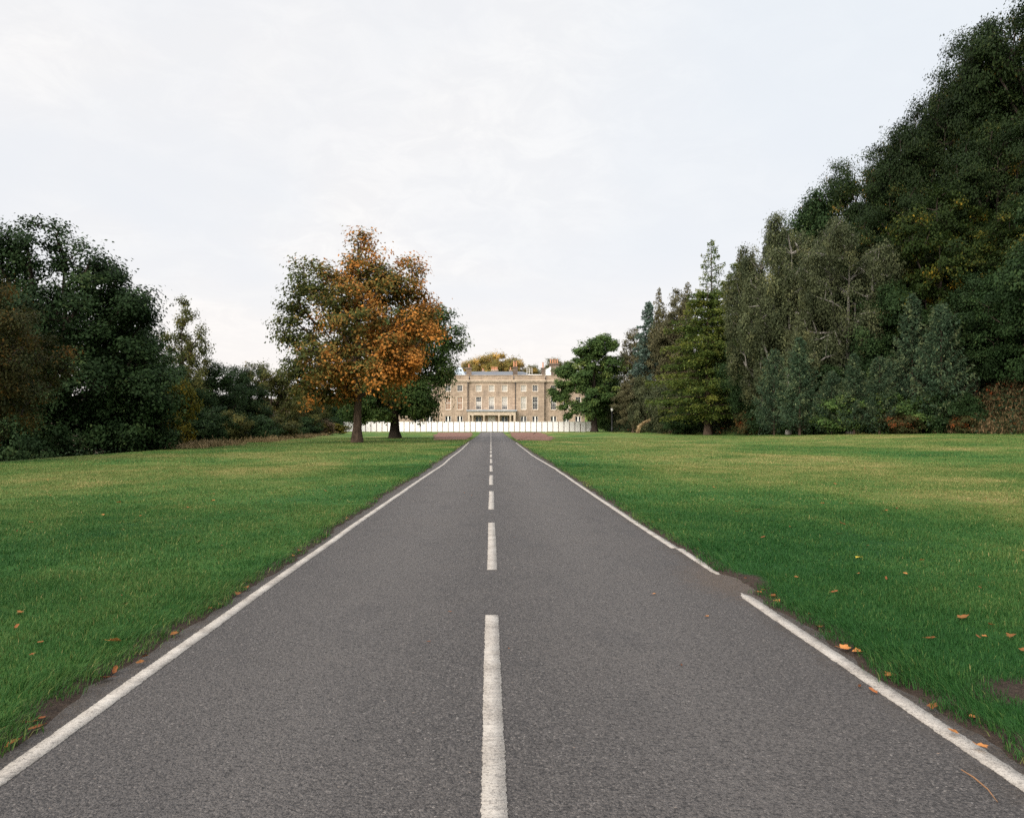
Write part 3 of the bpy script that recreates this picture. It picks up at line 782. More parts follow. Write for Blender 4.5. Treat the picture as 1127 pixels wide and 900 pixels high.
broadleaf('maple', 'leaf_maple', 'bark_dark', 15, 6.5, 1.5, 95, lobes=15, ncl=330, nleaf=190, L=0.26, Wd=0.18, sig=.08, flat=.4, spread=.95)
broadleaf('slim', 'leaf_olive', 'bark_dark', 14, 3.0, 3.5, 97, lobes=12, ncl=130, nleaf=100, L=0.21, Wd=0.13, sig=.11, spread=.95, lobe_r=(.25, .45))
broadleaf('birch', 'leaf_birch', 'bark_birch', 19, 5.2, 2.5, 101, lobes=17, ncl=340, nleaf=190, L=.24, Wd=.11, sig=.062, droop=.5, spread=1.0, trunk_r=.28, lobe_r=(.18, .30), limb=1.25)
broadleaf('birch_open', 'leaf_birch', 'bark_birch', 19, 6.5, 3.2, 107, lobes=14, ncl=290, nleaf=180, L=.24, Wd=.11, sig=.058, droop=.42, spread=1.05, trunk_r=.34, lobe_r=(.17, .28), limb=1.7)
broadleaf('shrub', 'leaf_green', 'bark_dark', 4, 2.6, .15, 111, lobes=11, ncl=130, nleaf=120, L=.20, Wd=.12, sig=.11, spread=.9, trunk_r=.05, trunk_top=.5)
broadleaf('shrub_dark', 'leaf_dark', 'bark_dark', 4.2, 2.7, .1, 113, lobes=12, ncl=140, nleaf=125, L=.20, Wd=.12, sig=.11, spread=.95, trunk_r=.05, trunk_top=.5)
broadleaf('shrub_olive', 'leaf_olive', 'bark_dark', 4, 2.6, .15, 114, lobes=11, ncl=130, nleaf=110, L=.20, Wd=.12, sig=.11, spread=.92, trunk_r=.05, trunk_top=.5)
broadleaf('shrub_yellow', 'leaf_yellow', 'bark_dark', 5, 2.2, .4, 115, lobes=11, ncl=130, nleaf=100, L=.20, Wd=.13, sig=.12, spread=.9, trunk_r=.05, trunk_top=.5)
broadleaf('shrub_red', 'leaf_red', 'bark_dark', 3, 2.4, .1, 117, lobes=9, ncl=80, nleaf=70, L=.26, Wd=.15, sig=.13, spread=.95, trunk_r=.06, trunk_top=.5)
broadleaf('shrub_pink', 'leaf_pink', 'bark', 3.2, 2.8, .1, 119, lobes=9, ncl=100, nleaf=80, L=.26, Wd=.14, sig=.12, spread=.9, trunk_r=.06, trunk_top=.5)
broadleaf('willow', 'leaf_birch', 'bark', 9, 4.2, .3, 121, lobes=13, ncl=190, nleaf=110, L=.36, Wd=.14, sig=.10, spread=.9, trunk_r=.14, droop=.3)
broadleaf('brown', 'leaf_brown', 'bark', 20, 5.5, 1.5, 123, lobes=14, ncl=260, nleaf=100, L=.42, Wd=.22, sig=.09, spread=.92, droop=.2)
conifer('sapling', 'leaf_sapling', 'bark', 9, 2.7, .25, 131, nb=150, elev=.75, droop=.25, power=.75, nleaf=95, L=.26, Wd=.10, hang=.10, width=.45, up=.2, trunk_r=.09)
conifer('sapling_b', 'leaf_sapling', 'bark', 8, 3.0, .2, 133, nb=150, elev=.65, droop=.2, power=.62, nleaf=90, L=.26, Wd=.10, hang=.12, width=.5, up=.2, trunk_r=.08)
conifer('larch', 'leaf_larch', 'bark', 26, 8.6, 3.5, 141, nb=190, elev=.16, droop=.30, power=.55, nleaf=330, L=.44, Wd=.18, hang=.30, width=.34, tier=15, trunk_r=.50, irr=.5)
conifer('larch_b', 'leaf_larch', 'bark', 27, 7.4, 3.0, 143, nb=150, elev=.16, droop=.30, power=.70, nleaf=300, L=.44, Wd=.18, hang=.30, width=.36, tier=16, trunk_r=.45, irr=.45)
conifer('blue', 'leaf_blue', 'bark_dark', 25, 5.5, 1.5, 151, nb=150, elev=.12, droop=.15, power=.8, nleaf=140, L=.60, Wd=.20, hang=.2, width=.36, tier=0, irr=.4, rmin=.1)
conifer('thin', 'leaf_brown', 'bark_dark', 22, 3.4, 2, 153, nb=90, elev=.2, droop=.35, power=.8, nleaf=75, L=.45, Wd=.18, hang=.3, width=.45, irr=.5, rmin=.15)
conifer('sparse', 'leaf_larch', 'bark_dark', 24, 5.0, 5, 155, nb=85, elev=.35, droop=.30, power=.55, nleaf=75, L=.42, Wd=.20, hang=.25, width=.40, irr=.5, rmin=.14)

rnd = random.Random(77)
PLANT_SRC = {}
def plant(key, name, cat, px, d, top, wpx, label, group=None, rot=None, X=None):
    tme, cme, h, r = PROTO[key]
    x = (px-VX)/PXF*d if X is None else X
    z = gz(x, d) - .06
    H = (VY-top)/PXF*d + EYE - z
    s_h = H/h; s_w = (wpx/PXF*d/2)/r if wpx else s_h
    rz = rnd.uniform(0, 6.28) if rot is None else rot
    nm = name
    if (key, name) not in PLANT_SRC:
        root = link(nm, None, None, (x, d, z))
        link('trunk', tme, root); link('crown', cme, root)
        PLANT_SRC[(key, name)] = root
    else:
        src = PLANT_SRC[(key, name)]
        root = src.copy(); COL.objects.link(root); root.location = (x, d, z)
        for k in ('group',):
            if k in root: del root[k]
        for ch in src.children:
            c = ch.copy(); c.parent = root; COL.objects.link(c)
    root.rotation_euler = (0, 0, rz); root.scale = (s_w, s_w, s_h)
    root.empty_display_size = .3
    tag(root, label, cat, group)
    return root

# --- the two park trees
plant('chestnut', 'chestnut_tree', 'tree', 393, 73, 257, None, 'orange and green autumn tree standing alone on the left lawn', rot=0)
plant('lime', 'lime_tree', 'tree', 435, 97, 336, None, 'dark green tree behind the orange tree, in front of the white hoarding', rot=0)
# --- left edge of the lawn
LG = 'trees along the left edge of the lawn'
SG = 'bushes along the left edge of the lawn'
plant('rust', 'oak_tree', 'tree', -28, 33, 296, 170, 'rust tinged dark tree cut by the left picture edge', LG)
plant('oak', 'oak_tree', 'tree', 72, 50, 243, None, 'tallest dark green broad tree at the left edge of the lawn', LG, rot=0)
plant('broad', 'broadleaf_tree', 'tree', 136, 57, 330, 92, 'dark green lower tree leaning right of the tallest left tree', LG)
plant('broad_b', 'broadleaf_tree', 'tree', -10, 62, 280, 150, 'dark tree behind the rust tinged tree on the far left', LG)
plant('slim', 'slender_tree', 'tree', 201, 80, 328, 56, 'slender see-through tree rising above the left hedge line', LG)
plant('broad', 'broadleaf_tree', 'tree', 180, 76, 388, 80, 'dark tree under the slender see-through tree', LG)
plant('broad_b', 'broadleaf_tree', 'tree', 226, 84, 396, 84, 'dark green round tree right of the slender see-through tree', LG)
plant('broad', 'broadleaf_tree', 'tree', 262, 92, 403, 66, 'dark green tree left of the olive half-bare tree', LG)
plant('olive', 'half_bare_tree', 'tree', 298, 108, 400, 88, 'olive brown half-bare tree left of the orange tree', LG)
plant('olive', 'half_bare_tree', 'tree', 334, 126, 418, 70, 'smaller olive brown tree showing under the orange tree crown', LG)
plant('broad_b', 'broadleaf_tree', 'tree', 352, 170, 432, 62, 'distant dark tree left of the end of the white hoarding', LG)
plant('broad', 'broadleaf_tree', 'tree', 388, 215, 425, 70, 'distant dark tree behind the left end of the white hoarding', LG)
plant('broad_b', 'broadleaf_tree', 'tree', 432, 235, 420, 80, 'distant dark tree seen over the hoarding between the two park trunks', LG)
plant('shrub_dark', 'bush', 'bush', 128, 51, 428, 100, 'dark low bush under the tallest left tree, right of its trunk', SG)
plant('shrub_dark', 'bush', 'bush', 20, 44, 452, 90, 'dark low bush under the tallest left tree, left of its trunk', SG)
plant('shrub_dark', 'bush', 'bush', 152, 55, 440, 66, 'dark bush left of the yellow bush', SG)
plant('shrub_yellow', 'yellow_bush', 'bush', 196, 56, 418, 50, 'upright bush with yellow autumn leaves at the left tree line', SG)
plant('shrub_dark', 'bush', 'bush', 226, 65, 447, 64, 'dark rounded bush right of the yellow bush', SG)
plant('shrub_olive', 'olive_bush', 'bush', 250, 74, 452, 52, 'olive bush at the foot of the dark round tree', SG)
plant('shrub_dark', 'bush', 'bush', 278, 86, 456, 58, 'dark bush at the foot of the olive half-bare tree', SG)
plant('shrub_olive', 'olive_bush', 'bush', 306, 98, 459, 46, 'olive bush between the olive trees and the tan grass', SG)
plant('shrub_dark', 'bush', 'bush', 330, 122, 458, 46, 'dark bush behind the dusky pink bush', SG)
plant('shrub_pink', 'pink_bush', 'bush', 350, 128, 460, 38, 'dusky pink bush left of the orange tree trunk', SG)
plant('shrub_yellow', 'yellow_bush', 'bush', 371, 136, 466, 26, 'low yellow green bush beside the left end of the hoarding', SG)

# --- behind the mansion
BG = 'autumn trees behind the mansion'
plant('gold', 'golden_tree', 'tree', 548, 272, 388, 66, 'tallest golden autumn tree above the mansion roof', BG)
plant('gold', 'golden_tree', 'tree', 526, 268, 394, 52, 'golden tree above the left part of the mansion roof', BG)
plant('gold', 'golden_tree', 'tree', 500, 275, 408, 50, 'golden tree partly hidden by the dark green park tree', BG)
plant('gold', 'golden_tree', 'tree', 571, 275, 399, 48, 'golden tree right of the tallest golden tree', BG)
plant('olive', 'half_bare_tree', 'tree', 593, 280, 402, 40, 'greenish tree between the golden trees and the roof chimneys', BG)
plant('olive', 'half_bare_tree', 'tree', 618, 285, 394, 52, 'brownish tree behind the chimney with many pots', BG)
plant('olive', 'half_bare_tree', 'tree', 655, 280, 408, 60, 'olive tree hidden behind the green tree at the right end of the mansion', BG)

# --- right: tree by the house and the hanging wood
RG = 'trees on the wooded hillside'
YG = 'young feathery trees along the foot of the hillside'
RSG = 'bushes along the foot of the hillside'
plant('sycamore', 'sycamore_tree', 'tree', 654, 172, 368, None, 'bright green broad tree in front of the right end of the mansion', rot=0)
plant('thin', 'thin_conifer', 'tree', 687, 182, 374, 26, 'small thin brown conifer right of the bright green tree', RG)
plant('blue', 'blue_conifer', 'tree', 714, 160, 331, 58, 'blue green conifer with layered branches', RG)
plant('thin', 'thin_conifer', 'tree', 725, 172, 315, 30, 'thin brown conifer just right of the blue green conifer', RG)
plant('thin', 'thin_conifer', 'tree', 757, 165, 309, 30, 'thin pointed conifer left of the sparse larch top', RG)
plant('brown', 'brown_tree', 'tree', 744, 152, 318, 48, 'brownish leafy tree behind the golden green larch', RG)
plant('brown', 'brown_tree', 'tree', 697, 158, 412, 40, 'low brownish tree in front of the blue green conifer', RG)
plant('brown', 'brown_tree', 'tree', 704, 176, 362, 44, 'olive brown leafy tree between the bright green tree and the blue green conifer', RG)
plant('brown', 'brown_tree', 'tree', 730, 158, 352, 44, 'olive brown leafy tree at the left shoulder of the larch', RG)
plant('sparse', 'sparse_conifer', 'tree', 783, 145, 262, 46, 'sparse see-through larch top standing against the sky', RG)
plant('thin', 'thin_conifer', 'tree', 814, 142, 276, 30, 'thin conifer tip right of the sparse see-through larch', RG)
plant('larch', 'larch_tree', 'tree', 779, 126, 312, 132, 'golden green larch with drooping branches and bare trunk at the lawn edge', RG, rot=1.0)
plant('larch_b', 'larch_tree', 'tree', 814, 130, 280, 104, 'taller golden green larch behind the lawn edge larch', RG)
plant('birch', 'birch_tree', 'tree', 868, 99, 238, 96, 'grey green weeping birch with slim white trunk', RG)
plant('birch', 'birch_tree', 'tree', 838, 106, 258, 78, 'grey green birch between the larches and the white trunked birch', RG)
plant('birch_open', 'birch_tree', 'tree', 936, 91, 238, 112, 'broad birch with bare white limbs showing through its crown', RG, rot=2.0)
plant('broad', 'broadleaf_tree', 'tree', 900, 112, 210, 96, 'dark blue green crown above the white trunked birch', RG)
plant('beech', 'beech_tree', 'tree', 936, 112, 180, 110, 'dark crown on the skyline left of the great beeches', RG)
plant('beech', 'beech_tree', 'tree', 985, 103, 150, 116, 'great dark beech lowest on the skyline', RG)
plant('beech_b', 'beech_tree', 'tree', 1040, 100, 92, 128, 'great dark beech in the middle of the hillside skyline', RG)
plant('beech_b', 'beech_tree', 'tree', 1076, 106, 40, 120, 'dark beech on the skyline just left of the highest beech', RG, rot=1.2)
plant('beech', 'beech_tree', 'tree', 1016, 106, 122, 120, 'dark beech on the skyline just right of the lowest great beech', RG, rot=.5)
plant('beech', 'beech_tree', 'tree', 1114, 98, 4, 132, 'highest dark beech at the upper right picture corner', RG)
plant('beech_b', 'beech_tree', 'tree', 1165, 92, -50, 170, 'dark beech cut by the right picture edge near the top', RG)
plant('beech', 'beech_tree', 'tree', 995, 96, 200, 110, 'dark beech between the broad birch and the yellow tinted maple', RG)
plant('maple', 'maple_tree', 'tree', 1036, 85, 205, 116, 'dark maple with yellow tinted leaf tips halfway up the hillside', RG)
plant('beech_b', 'beech_tree', 'tree', 1098, 88, 130, 130, 'dark beech just above the yellow tinted maple', RG)
plant('maple', 'maple_tree', 'tree', 1112, 80, 225, 110, 'dark maple right of the yellow tinted maple', RG)
plant('broad_b', 'broadleaf_tree', 'tree', 985, 86, 310, 90, 'shaded dark tree between the broad birch and the feathery young trees', RG)
plant('broad', 'broadleaf_tree', 'tree', 1075, 78, 300, 90, 'shaded dark tree below the yellow tinted maple', RG)
plant('broad_b', 'broadleaf_tree', 'tree', 1140, 72, 260, 110, 'shaded dark tree at the right picture edge', RG)
plant('broad', 'broadleaf_tree', 'tree', 905, 92, 372, 70, 'shaded dark tree under the white trunked birch', RG)
plant('broad_b', 'broadleaf_tree', 'tree', 835, 112, 352, 70, 'shaded dark tree right of the lawn edge larch', RG)
plant('broad', 'broadleaf_tree', 'tree', 1200, 66, 150, 150, 'dark tree just beyond the right picture edge', RG)
plant('sapling', 'young_tree', 'tree', 880, 86, 370, 60, 'feathery young tree under the white trunked birch', YG)
plant('sapling_b', 'young_tree', 'tree', 852, 92, 384, 50, 'feathery young tree right of the lawn edge larch', YG)
plant('sapling', 'young_tree', 'tree', 940, 80, 388, 48, 'small pale feathery young tree in front of the dark hollow', YG)
plant('sapling_b', 'young_tree', 'tree', 968, 78, 392, 52, 'small feathery young tree right of the dark hollow', YG)
plant('sapling', 'young_tree', 'tree', 1004, 81, 322, 70, 'tall feathery young tree right of the broad birch', YG)
plant('sapling_b', 'young_tree', 'tree', 1036, 76, 334, 72, 'tallest dense feathery young tree below the yellow tinted maple', YG)
plant('sapling', 'young_tree', 'tree', 1066, 79, 352, 56, 'feathery young tree left of the bracken bank', YG)
plant('sapling', 'young_tree', 'tree', 1106, 79, 340, 56, 'dark feathery young tree on the bracken bank', YG)
plant('sapling_b', 'young_tree', 'tree', 1135, 77, 366, 60, 'dark feathery young tree cut by the right picture edge', YG)
plant('sapling_b', 'young_tree', 'tree', 915, 83, 408, 44, 'short feathery young tree left of the dark hollow', YG)
plant('willow', 'willow_bush', 'bush', 712, 154, 414, 40, 'grey green willow bush left of the lawn edge larch', RSG)
plant('willow', 'willow_bush', 'bush', 737, 141, 420, 50, 'grey green willow bush under the left branches of the larch', RSG)
plant('willow', 'willow_bush', 'bush', 684, 176, 425, 34, 'grey green willow bush behind the lamp post', RSG)
plant('shrub', 'green_bush', 'bush', 664, 186, 440, 30, 'green bush filling the gap right of the hoarding', RSG)
plant('broad', 'broadleaf_tree', 'tree', 672, 200, 405, 40, 'dark tree behind the lamp post', RG)
plant('shrub_dark', 'bush', 'bush', 752, 134, 452, 46, 'dark bush left of the larch trunk', RSG)
plant('shrub_dark', 'bush', 'bush', 832, 124, 440, 60, 'dark bush right of the larch trunk', RSG)
plant('shrub_red', 'red_bush', 'bush', 806, 128, 450, 34, 'sprawling bush with red leaves right of the larch trunk', RSG)
plant('shrub_red', 'red_bush', 'bush', 826, 112, 450, 34, 'small bush with red leaves further right of the larch trunk', RSG)
plant('shrub_yellow', 'yellow_bush', 'bush', 823, 116, 447, 22, 'small yellow bush among the red leaved bushes', RSG)
plant('shrub_dark', 'bush', 'bush', 850, 104, 440, 60, 'dark bush under the feathery young trees by the larch', RSG)
plant('shrub', 'green_bush', 'bush', 884, 92, 436, 60, 'green bush below the white trunked birch', RSG)
plant('shrub', 'green_bush', 'bush', 930, 82, 432, 60, 'green bush below the small pale young tree', RSG)
plant('shrub', 'green_bush', 'bush', 968, 80, 430, 66, 'green bush in the middle of the hillside foot', RSG)
plant('shrub', 'green_bush', 'bush', 1012, 78, 428, 64, 'green bush below the tallest feathery young tree', RSG)
plant('shrub_red', 'red_bush', 'bush', 990, 76, 455, 40, 'low bush with red stems and leaves at the lawn edge', RSG)
plant('shrub_dark', 'bush', 'bush', 1050, 75, 430, 60, 'dark bush left of the bracken bank', RSG)
plant('shrub_red', 'red_bush', 'bush', 1060, 73, 456, 30, 'low red tinged bush at the left end of the bracken bank', RSG)
plant('shrub_red', 'orange_bush', 'bush', 651, 181, 455, 9, 'small orange bush at the right end of the hoarding')

# --- rough growth that nobody could count
def clumps(name, label, cat, pts, leafm, L, Wd, per, hgt, sig, seed, upright=False):
    rg = np.random.default_rng(seed)
    n = len(pts)*per
    c = np.repeat(pts, per, 0)
    off = rg.normal(0, sig, (n, 2)); zz = np.abs(rg.normal(0, hgt, n))
    x_, y_ = c[:, 0]+off[:, 0], c[:, 1]+off[:, 1]
    cen = np.column_stack([x_, y_, ground(x_, y_) + zz*np.repeat(rg.uniform(.4, 1.3, len(pts)), per) + .03])
    V, F = leaf_quads(cen, L, Wd, rg, -.6 if upright else .5, np.array([[0, 0, 1.]]), .75 if upright else .1)
    tt = np.clip(.45 + np.repeat(rg.normal(0, .2, len(pts)), per) + rg.normal(0, .2, n), 0, 1)
    return tag(link(name, mesh_np(name, V, [F], [M[leafm]], attrs={'tint': tt})), label, cat, kind='stuff')
rg = np.random.default_rng(9)
yy = np.exp(rg.uniform(np.log(52), np.log(172), 330)); yy = yy[vnoise(yy*.25, yy*0, 5, 2) > .42]
pts = np.column_stack([lline(yy)+rg.normal(.6, .7, len(yy))-.2, yy])
clumps('rough_grass', 'uncut tan grass along the foot of the left tree line', 'rough grass', pts, 'tan', .40, .05, 50, .17, .5, 1, True)
yy = rg.uniform(24, 190, 1500); xx = lline(yy)-2.6-np.abs(rg.normal(0, 6, len(yy)))
clumps('undergrowth', 'dark undergrowth beneath the left trees', 'undergrowth', np.column_stack([xx, yy]), 'bramble_left', .16, .10, 70, .35, .8, 2)
yy = rg.uniform(45, 195, 3600); xx = rline(yy)+1.0+np.abs(rg.normal(0, 9, len(yy)))
clumps('bramble_cover', 'dark bramble and ivy covering the hillside under the trees', 'undergrowth', np.column_stack([xx, yy]), 'bramble', .30, .19, 55, .8, 1.0, 3)
yy = rg.uniform(56, 76, 760); xx = rline(yy)+.2+rg.uniform(0, 10, len(yy))
clumps('bracken', 'brown dying bracken on the bank at the right picture edge', 'bracken', np.column_stack([xx, yy]), 'bracken', .36, .10, 90, .6, .5, 4, True)

# --- a bent dry branch on the lawn edge
def tube_path(pts, rad, sides=7):
    pts = np.array(pts, float); rad = np.array(rad, float)
    return tubes(pts[:-1], pts[1:], rad[:-1], rad[1:], sides)
bx, by = (712-VX)/PXF*148, 148
rgq = np.random.default_rng(3)
arc = np.array([(-1.7, 0, 0), (-1.75, 0, .8), (-1.4, 0, 1.6), (-.7, .1, 2.2), (.2, .1, 2.6), (1.3, 0, 3.1)])
V1, F1 = tube_path(arc, [.16, .15, .13, .10, .07, .03])
ff_ = rgq.uniform(0, 1, 420); ac = np.column_stack([np.interp(ff_, np.linspace(0, 1, 6), arc[:, q]) for q in range(3)])
V2, F2 = leaf_quads(ac + rgq.normal(0, .20, (420, 3))*(1.15-ff_)[:, None] - np.array([[0, 0, .15]]), .5, .16, rgq, .2, np.array([[0, 0, -1.]]), .5)
o = link('dead_branch', mesh_np('dead_branch', np.concatenate([V1, V2]), [np.concatenate([F1, F2+len(V1)])], [M['tan']], attrs={'tint': rgq.uniform(.4, 1, len(F1)+len(F2))}), None, (bx, by, gz(bx, by)-.05))
tag(o, 'bent tan dead branch leaning at the foot of the bushes left of the larch', 'branch')

# ------------------------------------------------------------------ hoarding
HY = 179.0
hx0, hx1 = (378-VX)/PXF*HY, (651-VX)/PXF*HY
hz = gz(0, HY)
ho = link('hoarding', None, None, (0, HY, hz))
tag(ho, 'long white panelled hoarding across the front of the mansion', 'hoarding')
NP = 45; pw = (hx1-hx0)/NP
m = MB(); m.box(-pw*.5+.09, pw*.5-.09, -.05, 0, .06, 2.36); m.box(-pw*.5+.09, pw*.5-.09, -.09, -.051, 2.28, 2.36); m.box(-pw*.5+.09, pw*.5-.09, -.09, -.051, .06, .15)
panel = m.build('panel', M['hoard'], ho)
m = MB(); m.box(-.085, .085, -.02, .10, -.1, 2.34); post = m.build('post', M['hoard_post'], ho)
m = MB(); m.box(-.06, .06, .15, .24, -.1, 1.9); m.box(-.05, .05, .11, 1.2, .02, .12)
pr = random.Random(4)
for i in range(NP):
    o = panel if i == 0 else panel.copy()
    if i: COL.objects.link(o)
    xw = hx0+pw*(i+.5)
    o.location = (xw, pr.uniform(-.02, .02), pr.uniform(-.03, .03)); o.rotation_euler = (0, pr.uniform(-.006, .006), pr.uniform(-.03, .03))
    q = post if i == 0 else post.copy()
    if i: COL.objects.link(q)
    q.location = (hx0+pw*i, .03, pr.uniform(-.02, .01))

# ------------------------------------------------------------------ lamp post
lx, ly = (673.5-VX)/PXF*170, 170.0
lp = link('street_lamp', None, None, (lx, ly, gz(lx, ly)))
tag(lp, 'slim dark lamp post with a white lantern by the right hand trees', 'street lamp')
m = MB(); m.lathe(0, 0, [(.16, 0), (.16, .9), (.085, 1.0), (.07, 4.3), (.05, 4.6)], 10); m.build('pole', M['iron'], lp, smooth=True)
m = MB(); m.lathe(0, 0, [(.10, 4.6), (.24, 4.75), (.27, 5.15), (.20, 5.3)], 10); m.build('lantern', M['lamp_glass'], lp, smooth=True)
m = MB(); m.lathe(0, 0, [(.30, 5.3), (.22, 5.42), (.04, 5.6)], 10); m.build('cap', M['iron'], lp)

# ------------------------------------------------------------------ mansion
HD = 205.0
hs = link('mansion', None, None, (0, HD, .25))
tag(hs, 'wide three storey sandstone mansion with columned porch at the end of the drive', 'mansion')
WB, WE = 2.05, 1.42                                   # bay half width not used; window opening width
ROWS = {'ground': (1.7, 4.0), 'first': (5.75, 9.15), 'second': (10.6, 12.25)}
def wall_holes(mb, x0, x1, z0, z1, holes, y, dep, m=0, mr=1):
    xs = sorted({x0, x1, *[h[0] for h in holes], *[h[1] for h in holes]})
    zs = sorted({z0, z1, *[h[2] for h in holes], *[h[3] for h in holes]})
    for a, b in zip(xs, xs[1:]):
        for c, d in zip(zs, zs[1:]):
            cx_, cz_ = (a+b)/2, (c+d)/2
            if any(h[0] < cx_ < h[1] and h[2] < cz_ < h[3] for h in holes): continue
            mb.quad((a, y, c), (b, y, c), (b, y, d), (a, y, d), m)
    for a, b, c, d in holes:
        y2 = y+dep
        mb.quad((a, y, c), (a, y, d), (a, y2, d), (a, y2, c), mr); mb.quad((b, y, d), (b, y, c), (b, y2, c), (b, y2, d), mr)
        mb.quad((a, y, d), (b, y, d), (b, y2, d), (a, y2, d), mr); mb.quad((b, y, c), (a, y, c), (a, y2, c), (b, y2, c), mr)
ZTOP = 13.35
sections = [  # x0, x1, y front, window centres
    (-25.0, -14.1, .9, (-20.0, -16.6)), (-14.1, -6.2, 0, (-11.6, -8.45)), (-6.2, 6.2, .45, (-3.45, 0, 3.5)),
    (6.2, 14.1, 0, (8.55, 11.65)), (14.1, 25.0, .9, (16.6, 20.0, 23.2))]
wb = MB(); wins = []
for x0, x1, yf, cs in sections:
    holes = []
    for c in cs:
        for row, (z0, z1) in ROWS.items():
            if row == 'ground' and abs(x0) == 6.2 and x1 == 6.2: continue
            w = WE if row != 'ground' else 1.55
            holes.append((c-w/2, c+w/2, z0, z1)); wins.append((row, c, yf, z0, z1, w))
    if x1 == 6.2 and x0 == -6.2:
        for c, w, z1 in ((-3.45, 1.7, 4.0), (0, 2.0, 4.0), (3.5, 1.7, 4.0)):
            holes.append((c-w/2, c+w/2, .6, z1)); wins.append(('porch', c, yf, .6, z1, w))
    wall_holes(wb, x0, x1, -.6, ZTOP, holes, yf, .28)
# returns between sections, outer sides and back
for xr, ya, yb in ((-14.1, 0, .9), (-6.2, 0, .45), (6.2, 0, .45), (14.1, 0, .9)):
    wb.quad((xr, ya, -.6), (xr, yb, -.6), (xr, yb, ZTOP), (xr, ya, ZTOP))
wb.quad((-25, 18, -.6), (-25, .9, -.6), (-25, .9, ZTOP), (-25, 18, ZTOP)); wb.quad((25, .9, -.6), (25, 18, -.6), (25, 18, ZTOP), (25, .9, ZTOP))
wb.quad((25, 18, -.6), (-25, 18, -.6), (-25, 18, ZTOP), (25, 18, ZTOP))
wb.build('wall', [M['stone'], M['stone_trim']], hs)
# cornice and parapet follow the sections
cb, pb = MB(), MB()
for i, (x0, x1, yf, cs) in enumerate(sections):
    e0 = .35 if (i == 1 or i == 0) else 0; e1 = .35 if (i == 3 or i == 4) else 0
    if i == 2: e0 = e1 = -.36
    if i in (0, 4): e0, e1 = (.35, -.36) if i == 0 else (-.36, .35)
    if i == 1: e0, e1 = .35, .35
    if i == 3: e0, e1 = .35, .35
    cb.box(x0-e0, x1+e1, yf-.25, yf+.3, ZTOP-.30, ZTOP-.02); cb.box(x0-e0-.0, x1+e1+.0, yf-.42, yf+.3, ZTOP-.018, ZTOP+.22)
    cb.box(x0-e0*.9, x1+e1*.9, yf-.30, yf+.3, ZTOP+.222, ZTOP+.36)
    pb.box(x0-min(e0, .12), x1+min(e1, .12), yf-.10, yf+.5, ZTOP+.362, ZTOP+1.42); pb.box(x0-min(e0, .2), x1+min(e1, .2), yf-.2, yf+.56, ZTOP+1.422, ZTOP+1.62)
cb.build('cornice', M['stone_trim'], hs); pb.build('parapet', M['stone'], hs)
# low slate roofs
rb = MB()
def hip(x0, x1, y0, y1, z0, z1, inset):
    a, b, c, d = (x0, y0, z0), (x1, y0, z0), (x1, y1, z0), (x0, y1, z0)
    e, f = (x0+inset, (y0+y1)/2, z1), (x1-inset, (y0+y1)/2, z1)
    rb.poly([a, b, f, e]); rb.poly([c, d, e, f]); rb.poly([b, c, f]); rb.poly([d, a, e])
hip(-13.6, 13.6, 1.0, 12.0, ZTOP+.9, ZTOP+3.0, 5); hip(-24.5, -13.7, 1.6, 17, ZTOP+.9, ZTOP+2.6, 4); hip(13.7, 24.5, 1.6, 17, ZTOP+.9, ZTOP+2.6, 4)
hip(-13.6, 13.6, 12.1, 17.8, ZTOP+.5, ZTOP+2.6, 3)
rb.quad((-24.9, .7, ZTOP+.4), (24.9, .7, ZTOP+.4), (24.9, 18, ZTOP+.4), (-24.9, 18, ZTOP+.4))
roof = rb.build('roof', M['slate'], hs)
# chimneys
def chimney(x, y, w, dep, z1, pots, zp, mt='stone_dark', cap=.16):
    m = MB(); zb = ZTOP+.2
    m.box(x-w/2, x+w/2, y-dep/2, y+dep/2, zb, z1-.35); m.box(x-w/2-cap, x+w/2+cap, y-dep/2-cap, y+dep/2+cap, z1-.348, z1-.12); m.box(x-w/2-.06, x+w/2+.06, y-dep/2-.06, y+dep/2+.06, z1-.118, z1)
    c = m.build('chimney', M[mt], hs)
    for i in range(pots):
        px_ = x + (i-(pots-1)/2)*min(.62, w/max(1, pots))
        m = MB(); m.lathe(px_, y, [(.19, z1), (.16, zp-.2), (.2, zp-.15), (.2, zp)], 8); m.build('chimney_pot', M['terracotta'], c)
chimney(-6.1, 2.6, 1.35, 1.1, 17.15, 1, 18.1)
chimney(-2.4, 10, .5, .5, 17.0, 1, 17.5, 'stone')
chimney(.85, 8, 1.8, 1.0, 16.95, 4, 17.75, 'stone')
chimney(6.4, 3.0, 1.25, 1.1, 17.4, 2, 18.9)
chimney(5.3, 9, .6, .6, 17.0, 1, 17.7, 'stone')
chimney(14.0, 4.0, .9, 1.0, 17.2, 1, 18.7)
chimney(17.2, 6.5, 2.7, 1.2, 18.6, 4, 19.8)
m = MB(); m.box(14.7, 16.1, 3.0, 6.0, ZTOP+1.2, 16.6); m.poly([(14.7, 2.998, 16.6), (16.1, 2.998, 16.6), (16.1, 2.998, 17.5)]); m.poly([(14.7, 3, 16.6), (16.1, 3, 17.5), (16.1, 6, 17.5), (14.7, 6, 16.6)]); m.poly([(16.1, 3, 16.6), (16.1, 6, 16.6), (16.1, 6, 17.5), (16.1, 3, 17.5)]); m.build('dormer', M['window_white'], hs)
